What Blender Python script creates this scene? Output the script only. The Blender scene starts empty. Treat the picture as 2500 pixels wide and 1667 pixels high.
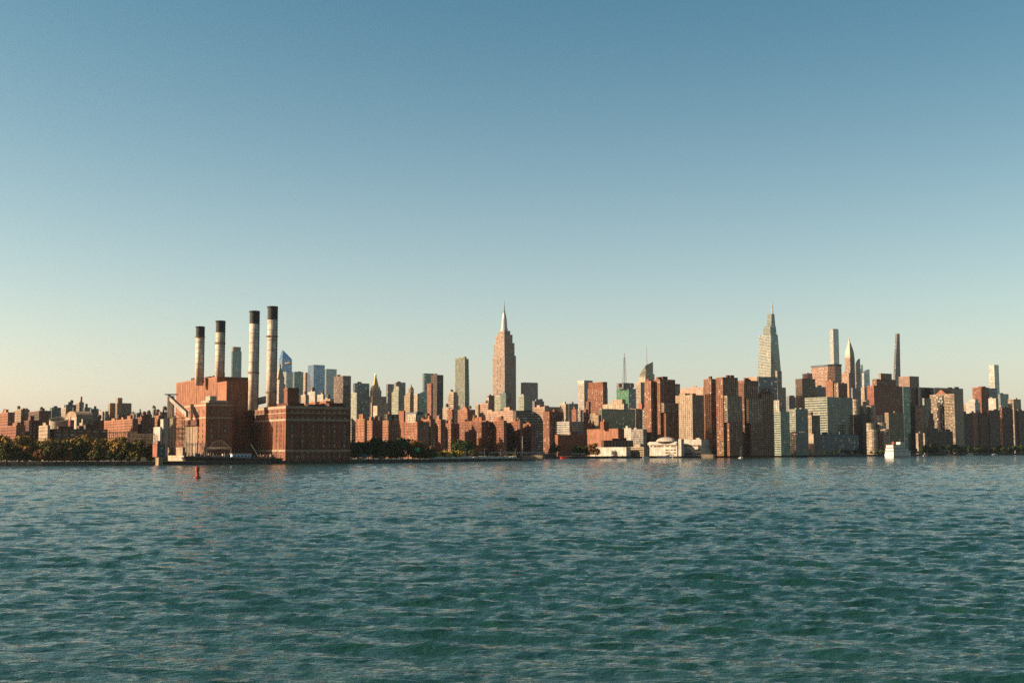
import bpy, math, random
import numpy as np
from mathutils import Matrix, Vector
R = math.radians
scene = bpy.context.scene
# ------------------------------------------------------------------ camera, sky, sun, exposure
PW, PH, FPX, CAMH = 2500.0, 1667.0, 3029.0, 11.0
PITCH, ROLL = math.atan2(1100 - 833.5, FPX), R(-0.115)
cam_d = bpy.data.cameras.new('camera')
cam_d.sensor_fit = 'HORIZONTAL'; cam_d.sensor_width = 36.0; cam_d.lens = 36.0 * FPX / PW
cam_d.clip_start = 0.5; cam_d.clip_end = 30000
cam = bpy.data.objects.new('camera', cam_d); scene.collection.objects.link(cam)
CAMR = Matrix.Rotation(R(90) + PITCH, 4, 'X') @ Matrix.Rotation(ROLL, 4, 'Z')
cam.matrix_world = Matrix.Translation((0, 0, CAMH)) @ CAMR
scene.camera = cam
SMOG = (2.05, 1.42, 1.62)
SKY_FILM = ((1.75, 2.45), (1.25, 1.38), (1.05, .89))
SUN_AZ, SUN_EL = R(-94.0), R(21.0)          # azimuth from +Y towards +X
S2 = Vector((math.sin(SUN_AZ) * math.cos(SUN_EL), math.cos(SUN_AZ) * math.cos(SUN_EL), math.sin(SUN_EL)))
world = bpy.data.worlds.new('World'); scene.world = world; world.use_nodes = True
wn_ = world.node_tree.nodes; wl_ = world.node_tree.links
sky = wn_.new('ShaderNodeTexSky'); sky.sky_type = 'NISHITA'; sky.sun_disc = False
sky.sun_elevation = SUN_EL; sky.sun_rotation = SUN_AZ % (2 * math.pi)
sky.altitude = 0; sky.air_density = 1.0; sky.dust_density = 1.2; sky.ozone_density = 2.2
bg = wn_['Background']; bg.inputs['Strength'].default_value = 0.0505
# print-film response of the sky colour: a little more contrast and a cyan cast in the deep blue
sep = wn_.new('ShaderNodeSeparateColor'); com = wn_.new('ShaderNodeCombineColor'); wl_.new(sky.outputs[0], sep.inputs[0])
for ch, (gam, gain) in enumerate(SKY_FILM):
    a = wn_.new('ShaderNodeMath'); a.operation = 'MULTIPLY'; a.inputs[1].default_value = 0.1; wl_.new(sep.outputs[ch], a.inputs[0])
    b = wn_.new('ShaderNodeMath'); b.operation = 'POWER'; b.inputs[1].default_value = gam; wl_.new(a.outputs[0], b.inputs[0])
    e = wn_.new('ShaderNodeMath'); e.operation = 'MINIMUM'; wl_.new(a.outputs[0], e.inputs[0]); wl_.new(b.outputs[0], e.inputs[1])
    c = wn_.new('ShaderNodeMath'); c.operation = 'MULTIPLY'; c.inputs[1].default_value = 10 * gain; wl_.new(e.outputs[0], c.inputs[0]); wl_.new(c.outputs[0], com.inputs[ch])
# pale smog layer of the lower sky, the same all round the horizon
tcw = wn_.new('ShaderNodeTexCoord'); sx = wn_.new('ShaderNodeSeparateXYZ'); wl_.new(tcw.outputs['Generated'], sx.inputs[0])
def wmath(op, a, b=None):
    n = wn_.new('ShaderNodeMath'); n.operation = op
    for i, v in enumerate((a, b)):
        if v is None: continue
        if isinstance(v, (int, float)): n.inputs[i].default_value = v
        else: wl_.new(v, n.inputs[i])
    return n.outputs[0]
zz = wmath('DIVIDE', sx.outputs[2], 0.22); smog = wmath('EXPONENT', wmath('MULTIPLY', wmath('MULTIPLY', zz, zz), -1.0))
sv = wn_.new('ShaderNodeVectorMath'); sv.operation = 'SCALE'; sv.inputs[0].default_value = SMOG; wl_.new(smog, sv.inputs['Scale'])
av = wn_.new('ShaderNodeVectorMath'); av.operation = 'ADD'; wl_.new(com.outputs[0], av.inputs[0]); wl_.new(sv.outputs[0], av.inputs[1])
wl_.new(av.outputs[0], bg.inputs['Color'])
sun_d = bpy.data.lights.new('sun', 'SUN'); sun_d.energy = 5.0; sun_d.angle = R(0.55); sun_d.color = (1.0, 0.80, 0.56)
sun = bpy.data.objects.new('sun', sun_d); scene.collection.objects.link(sun)
sun.rotation_euler = S2.to_track_quat('Z', 'Y').to_euler()
vs = scene.view_settings
vs.view_transform = 'Standard'; vs.look = 'None'; vs.gamma = 1; vs.use_curve_mapping = False; vs.exposure = 1.35
scene.cycles.use_denoising = False
scene.cycles.max_bounces = 6; scene.cycles.diffuse_bounces = 2; scene.cycles.glossy_bounces = 3
scene.cycles.sample_clamp_indirect = 4.0; scene.cycles.volume_bounces = 0; scene.cycles.transmission_bounces = 2
HAZE = 1.2e-5

# ------------------------------------------------------------------ helpers
COL = scene.collection
def ray(x, y):
    return CAMR.to_3x3() @ Vector(((x - PW / 2) / FPX, -(y - PH / 2) / FPX, -1))
def at(x, y, d):
    r = ray(x, y); s = d / r.y
    return Vector((r.x * s, d, CAMH + r.z * s))
def on(x, y, z=0.0):
    r = ray(x, y); s = (z - CAMH) / r.z
    return Vector((r.x * s, r.y * s, z))
G = R(32.0)                                   # street grid: local x = up-river along the avenues, local y = inland
GZ = 2.6
rng = random.Random(7)

class MB:
    def __init__(s): s.v = []; s.f = []; s.m = []
    def quad(s, a, b, c, d, m=0):
        i = len(s.v); s.v += [a, b, c, d]; s.f.append((i, i + 1, i + 2, i + 3)); s.m.append(m)
    def box(s, x0, x1, y0, y1, z0, z1, m=0, bottom=True):
        i = len(s.v)
        s.v += [(x0, y0, z0), (x1, y0, z0), (x1, y1, z0), (x0, y1, z0), (x0, y0, z1), (x1, y0, z1), (x1, y1, z1), (x0, y1, z1)]
        F = [(0, 1, 5, 4), (1, 2, 6, 5), (2, 3, 7, 6), (3, 0, 4, 7), (4, 5, 6, 7)]
        if bottom: F.append((3, 2, 1, 0))
        for f in F: s.f.append(tuple(i + k for k in f)); s.m.append(m)
    def loft(s, rings, m=0, cap=True, bottom=True):
        n = len(rings[0]); i = len(s.v)
        for r in rings: s.v += [tuple(p) for p in r]
        for k in range(len(rings) - 1):
            for j in range(n):
                a = i + k * n + j; b = i + k * n + (j + 1) % n
                s.f.append((a, b, b + n, a + n)); s.m.append(m)
        if cap: s.f.append(tuple(i + (len(rings) - 1) * n + j for j in range(n))); s.m.append(m)
        if bottom: s.f.append(tuple(i + j for j in reversed(range(n)))); s.m.append(m)
    def lathe(s, cx, cy, prof, n=16, m=0):
        s.loft([[(cx + r * math.cos(2 * math.pi * j / n), cy + r * math.sin(2 * math.pi * j / n), z) for j in range(n)] for r, z in prof], m)
    def bar(s, a, b, r=.2, m=0, n=4):
        a = Vector(a); b = Vector(b); q = (b - a).to_track_quat('Z', 'Y')
        rings = [[tuple(p + q @ Vector((r * math.cos(2 * math.pi * (j + .5) / n), r * math.sin(2 * math.pi * (j + .5) / n), 0))) for j in range(n)] for p in (a, b)]
        s.loft(rings, m)
    def pipe(s, pts, r, n=12, m=0):
        pts = [Vector(p) for p in pts]; rings = []
        for k, p in enumerate(pts):
            d = (pts[min(k + 1, len(pts) - 1)] - pts[max(k - 1, 0)]).normalized(); q = d.to_track_quat('Z', 'Y')
            rings.append([tuple(p + q @ Vector((r * math.cos(2 * math.pi * j / n), r * math.sin(2 * math.pi * j / n), 0))) for j in range(n)])
        s.loft(rings, m)
    def mesh(s, name, mats):
        me = bpy.data.meshes.new(name); me.from_pydata(s.v, [], s.f)
        for mm in mats: me.materials.append(mm)
        if len(mats) > 1: me.polygons.foreach_set('material_index', s.m)
        me.update(); return me
    def build(s, name, mats, parent=None, kind=None, smooth=False, loc=None, rz=0):
        if not isinstance(mats, (list, tuple)): mats = [mats]
        me = s.mesh(name, mats)
        if smooth: me.polygons.foreach_set('use_smooth', [True] * len(me.polygons))
        return link(name, me, parent, kind, loc, rz)
def link(name, me, parent=None, kind=None, loc=None, rz=0):
    o = bpy.data.objects.new(name, me); COL.objects.link(o)
    if parent: o.parent = parent
    if kind: o['kind'] = kind
    if loc is not None: o.location = loc
    if rz: o.rotation_euler = (0, 0, rz)
    return o
def tag(o, label, cat, group=None, kind=None):
    o['label'] = label; o['category'] = cat
    if group: o['group'] = group
    if kind: o['kind'] = kind
    return o
def thing(name, label, cat, loc, rz=0, group=None):
    o = bpy.data.objects.new(name, None); COL.objects.link(o); o.empty_display_size = 1
    o.location = loc; o.rotation_euler = (0, 0, rz)
    return tag(o, label, cat, group)
def copy_thing(root, loc, rz, label=None, scale=None):
    r = root.copy(); COL.objects.link(r); r.location = loc; r.rotation_euler = (0, 0, rz)
    if label: r['label'] = label
    if scale: r.scale = scale
    for ch in root.children:
        c = ch.copy(); COL.objects.link(c); c.parent = r
        for g in ch.children:
            d = g.copy(); COL.objects.link(d); d.parent = c
    return r

# ------------------------------------------------------------------ materials
def newmat(name):
    m = bpy.data.materials.new(name); m.use_nodes = True
    nt = m.node_tree; return m, nt, nt.nodes['Principled BSDF']
def nd(nt, t, **k):
    n = nt.nodes.new(t)
    for a, b in k.items(): setattr(n, a, b)
    return n
MATS = {}
def surf(name, col, rough=.85, var=.28, scale=.12, streak=.26, metallic=0.0, spec=.3):
    """plain weathered surface: blotches, vertical streaks of soot, fine grain"""
    if name in MATS: return MATS[name]
    m, nt, p = newmat(name); L = nt.links
    tc = nd(nt, 'ShaderNodeTexCoord'); oi = nd(nt, 'ShaderNodeObjectInfo')
    n1 = nd(nt, 'ShaderNodeTexNoise'); n1.inputs['Scale'].default_value = scale; n1.inputs['Detail'].default_value = 5
    mp = nd(nt, 'ShaderNodeMapping'); mp.inputs['Scale'].default_value = (.55, .55, .035)
    n2 = nd(nt, 'ShaderNodeTexNoise'); n2.inputs['Scale'].default_value = 1.0; n2.inputs['Detail'].default_value = 3
    L.new(tc.outputs['Object'], n1.inputs['Vector']); L.new(tc.outputs['Object'], mp.inputs['Vector']); L.new(mp.outputs[0], n2.inputs['Vector'])
    r1 = nd(nt, 'ShaderNodeMapRange'); r1.inputs[1].default_value = .3; r1.inputs[2].default_value = .7; r1.inputs[3].default_value = 1 - var; r1.inputs[4].default_value = 1 + var
    r2 = nd(nt, 'ShaderNodeMapRange'); r2.inputs[1].default_value = .3; r2.inputs[2].default_value = .7; r2.inputs[3].default_value = 1 - streak; r2.inputs[4].default_value = 1 + streak * .6
    r3 = nd(nt, 'ShaderNodeMapRange'); r3.inputs[3].default_value = .9; r3.inputs[4].default_value = 1.1
    L.new(n1.outputs[0], r1.inputs[0]); L.new(n2.outputs[0], r2.inputs[0]); L.new(oi.outputs['Random'], r3.inputs[0])
    a = nd(nt, 'ShaderNodeMath', operation='MULTIPLY'); b = nd(nt, 'ShaderNodeMath', operation='MULTIPLY')
    L.new(r1.outputs[0], a.inputs[0]); L.new(r2.outputs[0], a.inputs[1]); L.new(a.outputs[0], b.inputs[0]); L.new(r3.outputs[0], b.inputs[1])
    v = nd(nt, 'ShaderNodeVectorMath', operation='SCALE'); v.inputs[0].default_value = col
    L.new(b.outputs[0], v.inputs['Scale']); L.new(v.outputs[0], p.inputs['Base Color'])
    p.inputs['Roughness'].default_value = rough; p.inputs['Metallic'].default_value = metallic; p.inputs['Specular IOR Level'].default_value = spec
    MATS[name] = m; return m
def glassmat(name, col, metallic=0.0, rough=.12, cell=(3.4, 3.4, 3.3), var=.7, blind=.12):
    """window glass; every pane has its own tone, some have pale blinds behind"""
    if name in MATS: return MATS[name]
    m, nt, p = newmat(name); L = nt.links
    tc = nd(nt, 'ShaderNodeTexCoord'); oi = nd(nt, 'ShaderNodeObjectInfo')
    dv = nd(nt, 'ShaderNodeVectorMath', operation='DIVIDE'); dv.inputs[1].default_value = cell
    fl = nd(nt, 'ShaderNodeVectorMath', operation='FLOOR'); ad = nd(nt, 'ShaderNodeVectorMath', operation='ADD')
    wnz = nd(nt, 'ShaderNodeTexWhiteNoise')
    L.new(tc.outputs['Object'], dv.inputs[0]); L.new(dv.outputs[0], fl.inputs[0]); L.new(fl.outputs[0], ad.inputs[0]); L.new(oi.outputs['Random'], ad.inputs[1]); L.new(ad.outputs[0], wnz.inputs['Vector'])
    r1 = nd(nt, 'ShaderNodeMapRange'); r1.inputs[3].default_value = 1 - var; r1.inputs[4].default_value = 1 + var
    L.new(wnz.outputs['Value'], r1.inputs[0])
    v = nd(nt, 'ShaderNodeVectorMath', operation='SCALE'); v.inputs[0].default_value = col; L.new(r1.outputs[0], v.inputs['Scale'])
    gt = nd(nt, 'ShaderNodeMath', operation='GREATER_THAN'); gt.inputs[1].default_value = 1 - blind; L.new(wnz.outputs['Value'], gt.inputs[0])
    mx = nd(nt, 'ShaderNodeMix', data_type='RGBA'); mx.inputs[7].default_value = (.34, .31, .26, 1)
    L.new(gt.outputs[0], mx.inputs[0]); L.new(v.outputs[0], mx.inputs[6]); L.new(mx.outputs[2], p.inputs['Base Color'])
    p.inputs['Roughness'].default_value = rough; p.inputs['Metallic'].default_value = metallic; p.inputs['Specular IOR Level'].default_value = .6
    MATS[name] = m; return m
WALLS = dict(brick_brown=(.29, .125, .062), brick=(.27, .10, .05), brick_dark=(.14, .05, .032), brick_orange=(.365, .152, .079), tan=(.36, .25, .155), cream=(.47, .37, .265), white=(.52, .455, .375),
             grey=(.30, .29, .27), brown=(.17, .11, .075), dark=(.045, .045, .042), beige=(.41, .305, .20), pink=(.45, .285, .20), green_grey=(.36, .38, .29),
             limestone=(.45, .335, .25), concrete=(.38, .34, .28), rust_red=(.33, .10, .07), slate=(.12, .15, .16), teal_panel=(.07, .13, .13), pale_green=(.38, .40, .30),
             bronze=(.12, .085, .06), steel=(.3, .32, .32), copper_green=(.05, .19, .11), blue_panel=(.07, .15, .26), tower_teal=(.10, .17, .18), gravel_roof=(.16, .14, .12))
def wm(k): return surf('wall_' + k, tuple(c * .55 for c in WALLS[k]))
GL = dict(dark=((.020, .024, .026), 0, .12), brown=((.06, .04, .028), 0, .15), teal=((.055, .115, .12), .6, .12), blue=((.07, .16, .27), .7, .1), navy=((.022, .05, .075), .6, .1),
          pale=((.17, .23, .25), .55, .18), green=((.012, .10, .05), .2, .25), black=((.012, .014, .016), .2, .1), grey=((.06, .065, .065), .4, .15), olive=((.075, .08, .055), .4, .2))
def gm(k):
    c, me, ro = GL[k]; return glassmat('glass_' + k, c, me, ro, var=.45 if me else .7, blind=.03 if me else .12)

# ------------------------------------------------------------------ building kit
def solve(xl, xc, xr, y, d, ang=G):
    """corner where the two seen faces meet, the lengths of the two faces and the roof height"""
    C = at(xc, y, d)
    w = Vector((-math.sin(ang), math.cos(ang))); n = Vector((math.cos(ang), math.sin(ang)))
    def run(px, v):
        r = ray(px, y); k = r.x / r.y
        return (C.x - k * C.y) / (k * v.y - v.x)
    return C, max(run(xl, w), 2.0), max(run(xr, n), 2.0), C.z
def facade(mw, mg, face, L, z0, z1, st, fh, bay, pf, sf, t, ox=0, oy=0, g=1):
    if face == 'E': P = lambda u, o, z: (ox + u, oy - o, z)
    else: P = lambda u, o, z: (ox - o, oy + u, z)
    def bx(u0, u1, o0, o1, a, b, m=0):
        p, q = P(u0, o0, a), P(u1, o1, b)
        mw.box(min(p[0], q[0]), max(p[0], q[0]), min(p[1], q[1]), max(p[1], q[1]), a, b, m)
    mg.quad(P(0, 0, z0), P(L, 0, z0), P(L, 0, z1), P(0, 0, z1)) if face == 'E' else mg.quad(P(L, 0, z0), P(0, 0, z0), P(0, 0, z1), P(L, 0, z1))
    n = max(1, int(round(L / bay))); b = L / n; nf = max(1, int(round((z1 - z0) / fh))); h = (z1 - z0) / nf
    po, so = (t, t - .08) if st != 'band' else (t - .12, t)
    w = b * pf
    if st != 'band' or pf > 0:
        u0 = -po if face == 'E' else 0
        for k in range(n + 1):
            a = max(k * b - w / 2, 0); c = min(k * b + w / 2, L)
            if k == 0: a = u0; c = max(w / 2, .5)
            if k == n: a = min(L - w / 2, L - .5)
            bx(a, c, -.05, po, z0, z1 - .02)
    e0 = -so if (face == 'E' and st == 'band') else 0
    for k in range(nf):
        bx(e0, L, -.05, so, z0 + k * h, z0 + k * h + h * sf)
    bx(-(t + .05) if face == 'E' else 0, L, -.05, t + .05, z1 - .6, z1 + .9)
    return n, b, nf, h
def section(root, o, ws, wn, z0, z1, wall, st, glass, fh, bay, pf, sf, t, sub=None):
    mw, mg = MB(), MB(); ox, oy = o
    if st == 'blank':
        mw.box(ox, ox + wn, oy, oy + ws, z0, z1)
        mw.box(ox - .15, ox + wn, oy - .15, oy, z1 - .9, z1 + .8); mw.box(ox - .15, ox, oy, oy + ws, z1 - .9, z1 + .8)
    else:
        mw.quad((ox + wn, oy, z0), (ox + wn, oy + ws, z0), (ox + wn, oy + ws, z1 + .9), (ox + wn, oy, z1 + .9))
        mw.quad((ox + wn, oy + ws, z0), (ox, oy + ws, z0), (ox, oy + ws, z1 + .9), (ox + wn, oy + ws, z1 + .9))
        mw.quad((ox, oy, z1), (ox + wn, oy, z1), (ox + wn, oy + ws, z1), (ox, oy + ws, z1), 1)
        facade(mw, mg, 'E', wn, z0, z1, st, fh, bay, pf, sf, t, ox, oy)
        facade(mw, mg, 'S', ws, z0, z1, st, fh, bay, pf, sf, t, ox, oy)
    w = mw.build('wall', [wm(wall), wm('gravel_roof')], root)
    if mg.v: mg.build('glazing', gm(glass), root, 'stuff')
    return w
STY = {  # style: kind, floor, bay, pier share, spandrel share, depth
    'punch': ('punch', 3.2, 3.6, .5, .5, .3), 'coarse': ('punch', 3.4, 5.0, .6, .55, .35), 'band': ('band', 3.6, 6.0, .06, .5, .35), 'pier': ('punch', 3.6, 3.2, .5, .35, .7),
    'wide': ('punch', 3.6, 6.5, .3, .45, .6), 'curtain': ('punch', 3.8, 3.0, .07, .16, .12), 'blank': ('blank', 4, 4, 0, 0, 0), 'grid': ('punch', 3.3, 3.6, .35, .4, .4)}
ROOTS = {}
def tank(root, x, y, z, s=1.0):
    m = MB(); h = 3.2 * s; r = 2.0 * s
    for dx, dy in ((-1, -1), (1, -1), (1, 1), (-1, 1)): m.bar((x + dx * r * .6, y + dy * r * .6, z), (x + dx * r * .6, y + dy * r * .6, z + 2.6 * s), .16 * s)
    m.lathe(x, y, [(r, z + 2.6 * s), (r, z + 2.6 * s + h), (r * 1.05, z + 2.6 * s + h), (.05, z + 2.6 * s + h + 1.3 * s)], 10)
    m.build('water_tank', wm('brown'), root)
def B(name, label, xl, xc, xr, y, d, wall='brick', style='punch', glass='dark', tiers=(), roof=1, tk=0, ang=G, cat='building', group=None, z0=None, rwall=None, **kw):
    st, fh, bay, pf, sf, t = STY[style]
    fh = kw.get('fh', fh); bay = kw.get('bay', bay); pf = kw.get('pf', pf); sf = kw.get('sf', sf); t = kw.get('t', t)
    C, ws, wn, z = solve(xl, xc, xr, y, d, ang)
    zb = GZ if z0 is None else z0
    root = thing(name, label, cat, (C.x, C.y, zb), ang, group)
    section(root, (0, 0), ws, wn, 0, z - zb, wall, st, glass, fh, bay, pf, sf, t)
    zt = z - zb; box = (0, 0, ws, wn)
    for q in tiers:
        dd = q[4] if len(q) > 4 else 1.5; wl = q[5] if len(q) > 5 else wall; sty = STY[q[6]] if len(q) > 6 else (st, fh, bay, pf, sf, t)
        C2, ws2, wn2, z2 = solve(q[0], q[1], q[2], q[3], d + dd, ang)
        v = C2 - C; lx = v.x * math.cos(ang) + v.y * math.sin(ang); ly = -v.x * math.sin(ang) + v.y * math.cos(ang)
        section(root, (lx, ly), ws2, wn2, zt, z2 - zb, wl, sty[0], q[7] if len(q) > 7 else glass, *sty[1:])
        zt = z2 - zb; box = (lx, ly, ws2, wn2)
    r2 = random.Random(sum(map(ord, label)))
    bx, by, ws2, wn2 = box
    for k in range(roof):
        a = min(r2.uniform(.18, .4) * wn2, 14); b = min(r2.uniform(.18, .4) * ws2, 14); h = r2.uniform(2.5, 5.5)
        x = bx + r2.uniform(.12, .95 - min(a / wn2, .8)) * wn2; yy = by + r2.uniform(.12, .95 - min(b / ws2, .8)) * ws2
        m = MB(); m.box(x, x + a, yy, yy + b, zt, zt + h); m.box(x - .2, x + a + .2, yy - .2, yy + b + .2, zt + h, zt + h + .35)
        m.build('bulkhead', wm(rwall or wall), root)
    for k in range(tk):
        tank(root, bx + wn2 * r2.uniform(.2, .8), by + ws2 * r2.uniform(.15, .8), zt, r2.uniform(.9, 1.3))
    ROOTS[label] = (root, C, ws, wn, zb, zt)
    return root
def loc_of(root_info, p):
    root, C, ws, wn, zb, zt = root_info; a = root.rotation_euler[2]; v = Vector(p) - Vector((C.x, C.y, zb))
    return Vector((v.x * math.cos(a) + v.y * math.sin(a), -v.x * math.sin(a) + v.y * math.cos(a), v.z))
def poly_tower(root, rings, fh, sf, wall, glass, out=.35):
    """rings: list of polygons (with z) from the ground up; every storey is a band of wall standing proud of the glass"""
    mw, mg = MB(), MB()
    mg.loft(rings, 0)
    for k in range(len(rings) - 1):
        z0, z1 = rings[k][0][2], rings[k + 1][0][2]; n = max(1, int(round((z1 - z0) / fh))); 
        if sf <= 0 or z1 - z0 < .5: continue
        cx = sum(p[0] for p in rings[k]) / len(rings[k]); cy = sum(p[1] for p in rings[k]) / len(rings[k])
        def ring(z):
            f = (z - z0) / (z1 - z0); o = []
            for p, q in zip(rings[k], rings[k + 1]):
                x = p[0] + (q[0] - p[0]) * f; y = p[1] + (q[1] - p[1]) * f; l = math.hypot(x - cx, y - cy) or 1
                o.append((x + (x - cx) / l * out, y + (y - cy) / l * out, z))
            return o
        h = (z1 - z0) / n
        for i in range(n): mw.loft([ring(z0 + i * h), ring(z0 + i * h + h * sf)])
    if mw.v: mw.build('spandrel', wm(wall), root, 'stuff')
    return mg.build('glazing' if sf > 0 else 'wall', gm(glass) if glass in GL else wm(glass), root)
def rect(o, ws, wn, z): 
    return [(o[0], o[1], z), (o[0] + wn, o[1], z), (o[0] + wn, o[1] + ws, z), (o[0], o[1] + ws, z)]
# ------------------------------------------------------------------ river
WAVE_SLOPE = .285
def make_water():
    rs = np.random.RandomState(11)
    rows = [14.0]
    while rows[-1] < 3600: rows.append(rows[-1] + max(.20, rows[-1] * .0044))
    Y = np.array(rows); NC = 620
    u = np.linspace(-1, 1, NC)
    hw = .56 * Y + 22
    X2 = hw[:, None] * u[None, :]; Y2 = np.repeat(Y[:, None], NC, 1)
    dx = (2 * hw / NC)[:, None]; dy = np.gradient(Y)[:, None]
    sp = np.maximum(dx, dy * .55)
    Z = np.zeros_like(X2); DX = np.zeros_like(X2); DY = np.zeros_like(X2)
    # slow patches where the chop is stronger or weaker (gusts, currents)
    gust = np.ones_like(X2)
    for k in range(7):
        a = rs.uniform(0, 6.28); l = rs.uniform(35, 160); gust += .09 * np.sin((X2 * math.cos(a) * .45 + Y2 * math.sin(a)) * 6.283 / l + rs.uniform(0, 6.28))
    comps = []
    for k in range(150):
        lam = .55 * (9.0 / .55) ** rs.uniform(0, 1) ** 1.1
        comps.append((lam, R(81) + rs.normal(0, R(23)), lam ** .74 * rs.uniform(.4, 1.4), rs.uniform(0, 6.283)))
    slope = math.sqrt(sum((a * 2 * math.pi / l) ** 2 / 2 for l, _, a, _ in comps)); norm = WAVE_SLOPE / slope
    for lam, ang, amp, p0 in comps:
        kk = 2 * math.pi / lam; amp = amp * norm; kx, ky = kk * math.cos(ang), kk * math.sin(ang)
        ph = kx * X2 + ky * Y2 + p0
        w = np.clip(lam / (2.6 * sp) - .35, 0, 1) * gust
        Z += amp * w * np.cos(ph); s_ = np.sin(ph) * (.45 * amp) * w; DX -= math.cos(ang) * s_; DY -= math.sin(ang) * s_
    co = np.stack([X2 + DX, Y2 + DY, Z], -1).reshape(-1, 3).astype(np.float32)
    nr = len(Y); i = np.arange(nr * NC).reshape(nr, NC)
    q = np.stack([i[:-1, :-1], i[:-1, 1:], i[1:, 1:], i[1:, :-1]], -1).reshape(-1).astype(np.int32)
    me = bpy.data.meshes.new('river_water'); nf = len(q) // 4
    me.vertices.add(len(co)); me.vertices.foreach_set('co', co.ravel())
    me.loops.add(len(q)); me.loops.foreach_set('vertex_index', q)
    me.polygons.add(nf); me.polygons.foreach_set('loop_start', np.arange(nf, dtype=np.int32) * 4)
    me.polygons.foreach_set('use_smooth', np.ones(nf, dtype=bool))
    me.update(calc_edges=True)
    m, nt, p = newmat('river'); L = nt.links
    p.inputs['Base Color'].default_value = (.008, .034, .026, 1); p.inputs['Roughness'].default_value = .07; p.inputs['IOR'].default_value = 1.333; p.inputs['Specular Tint'].default_value = (.74, 1.0, .88, 1)
    tc = nd(nt, 'ShaderNodeTexCoord')
    def noise(sc, stretch, det):
        mp = nd(nt, 'ShaderNodeMapping'); mp.inputs['Scale'].default_value = (sc * stretch, sc, sc); mp.inputs['Rotation'].default_value = (0, 0, R(12))
        n = nd(nt, 'ShaderNodeTexNoise'); n.inputs['Scale'].default_value = 1; n.inputs['Detail'].default_value = det; n.inputs['Roughness'].default_value = .6
        L.new(tc.outputs['Object'], mp.inputs[0]); L.new(mp.outputs[0], n.inputs['Vector']); return n
    n1 = noise(2.6, .55, 4); n2 = noise(.42, .45, 5)
    b1 = nd(nt, 'ShaderNodeBump'); b1.inputs['Strength'].default_value = 1; b1.inputs['Distance'].default_value = .16
    b2 = nd(nt, 'ShaderNodeBump'); b2.inputs['Strength'].default_value = 1; b2.inputs['Distance'].default_value = .65
    L.new(n1.outputs[0], b1.inputs['Height']); L.new(n2.outputs[0], b2.inputs['Height']); L.new(b2.outputs[0], b1.inputs['Normal']); L.new(b1.outputs[0], p.inputs['Normal'])
    me.materials.append(m)
    o = link('river_water', me, None, 'structure'); o['label'] = 'choppy teal river water between the camera and the city'
make_water()

# ------------------------------------------------------------------ land and seawall
SHORE = [(-700, 1138), (100, 1136), (490, 1134.4), (700, 1132), (856, 1130.5), (995, 1128.2), (1271, 1124.6), (1274, 1119.6), (1390, 1118.8), (1690, 1117), (1990, 1114.6), (2240, 1112), (2430, 1109.4), (2900, 1105.8)]
SH = [on(x, y) for x, y in SHORE]
def land():
    top = MB(); far = [(2600, 9000), (-9000, 9000), (-9000, SH[0].y)]
    poly = [(p.x, p.y, GZ) for p in SH] + [(5200, SH[-1].y + 900, GZ), (5200, 9500, GZ), (-5200, 9500, GZ), (-5200, SH[0].y - 100, GZ)]
    i = len(top.v); top.v += poly; top.f.append(tuple(range(i, i + len(poly)))); top.m.append(0)
    g = top.build('ground', surf('city_ground', (.11, .10, .085), var=.4, scale=.05), None, 'structure'); g['label'] = 'flat city ground behind the seawall'
    w = MB(); rr = random.Random(3)
    for a, b in zip(SH[:-1], SH[1:]):
        v = b - a; L_ = v.length; n = max(1, int(L_ / 9)); t = v / L_; nrm = Vector((t.y, -t.x, 0))
        q = math.atan2(t.y, t.x)
        for k in range(n):                                        # facing panels between timber fender piles, each a little uneven
            p0 = a + v * (k / n); p1 = a + v * ((k + 1) / n); o = rr.uniform(.15, .45)
            A, Bq, Cq, D = p0 + nrm * o, p1 + nrm * o, p1 - nrm * 1.2, p0 - nrm * 1.2
            h = GZ + rr.uniform(.25, .5)
            w.loft([[(p.x, p.y, z) for p in (A, Bq, Cq, D)] for z in (-2.5, h)])
            c = p0 + nrm * (o + .35); w.lathe(c.x, c.y, [(.32, -2.5), (.30, GZ + rr.uniform(-.4, .9))], 6)
    s_ = w.build('seawall', surf('seawall_dark', (.055, .047, .038), var=.45, scale=.2), None, 'structure'); s_['label'] = 'dark stone and timber seawall along the far bank'
land()
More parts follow.
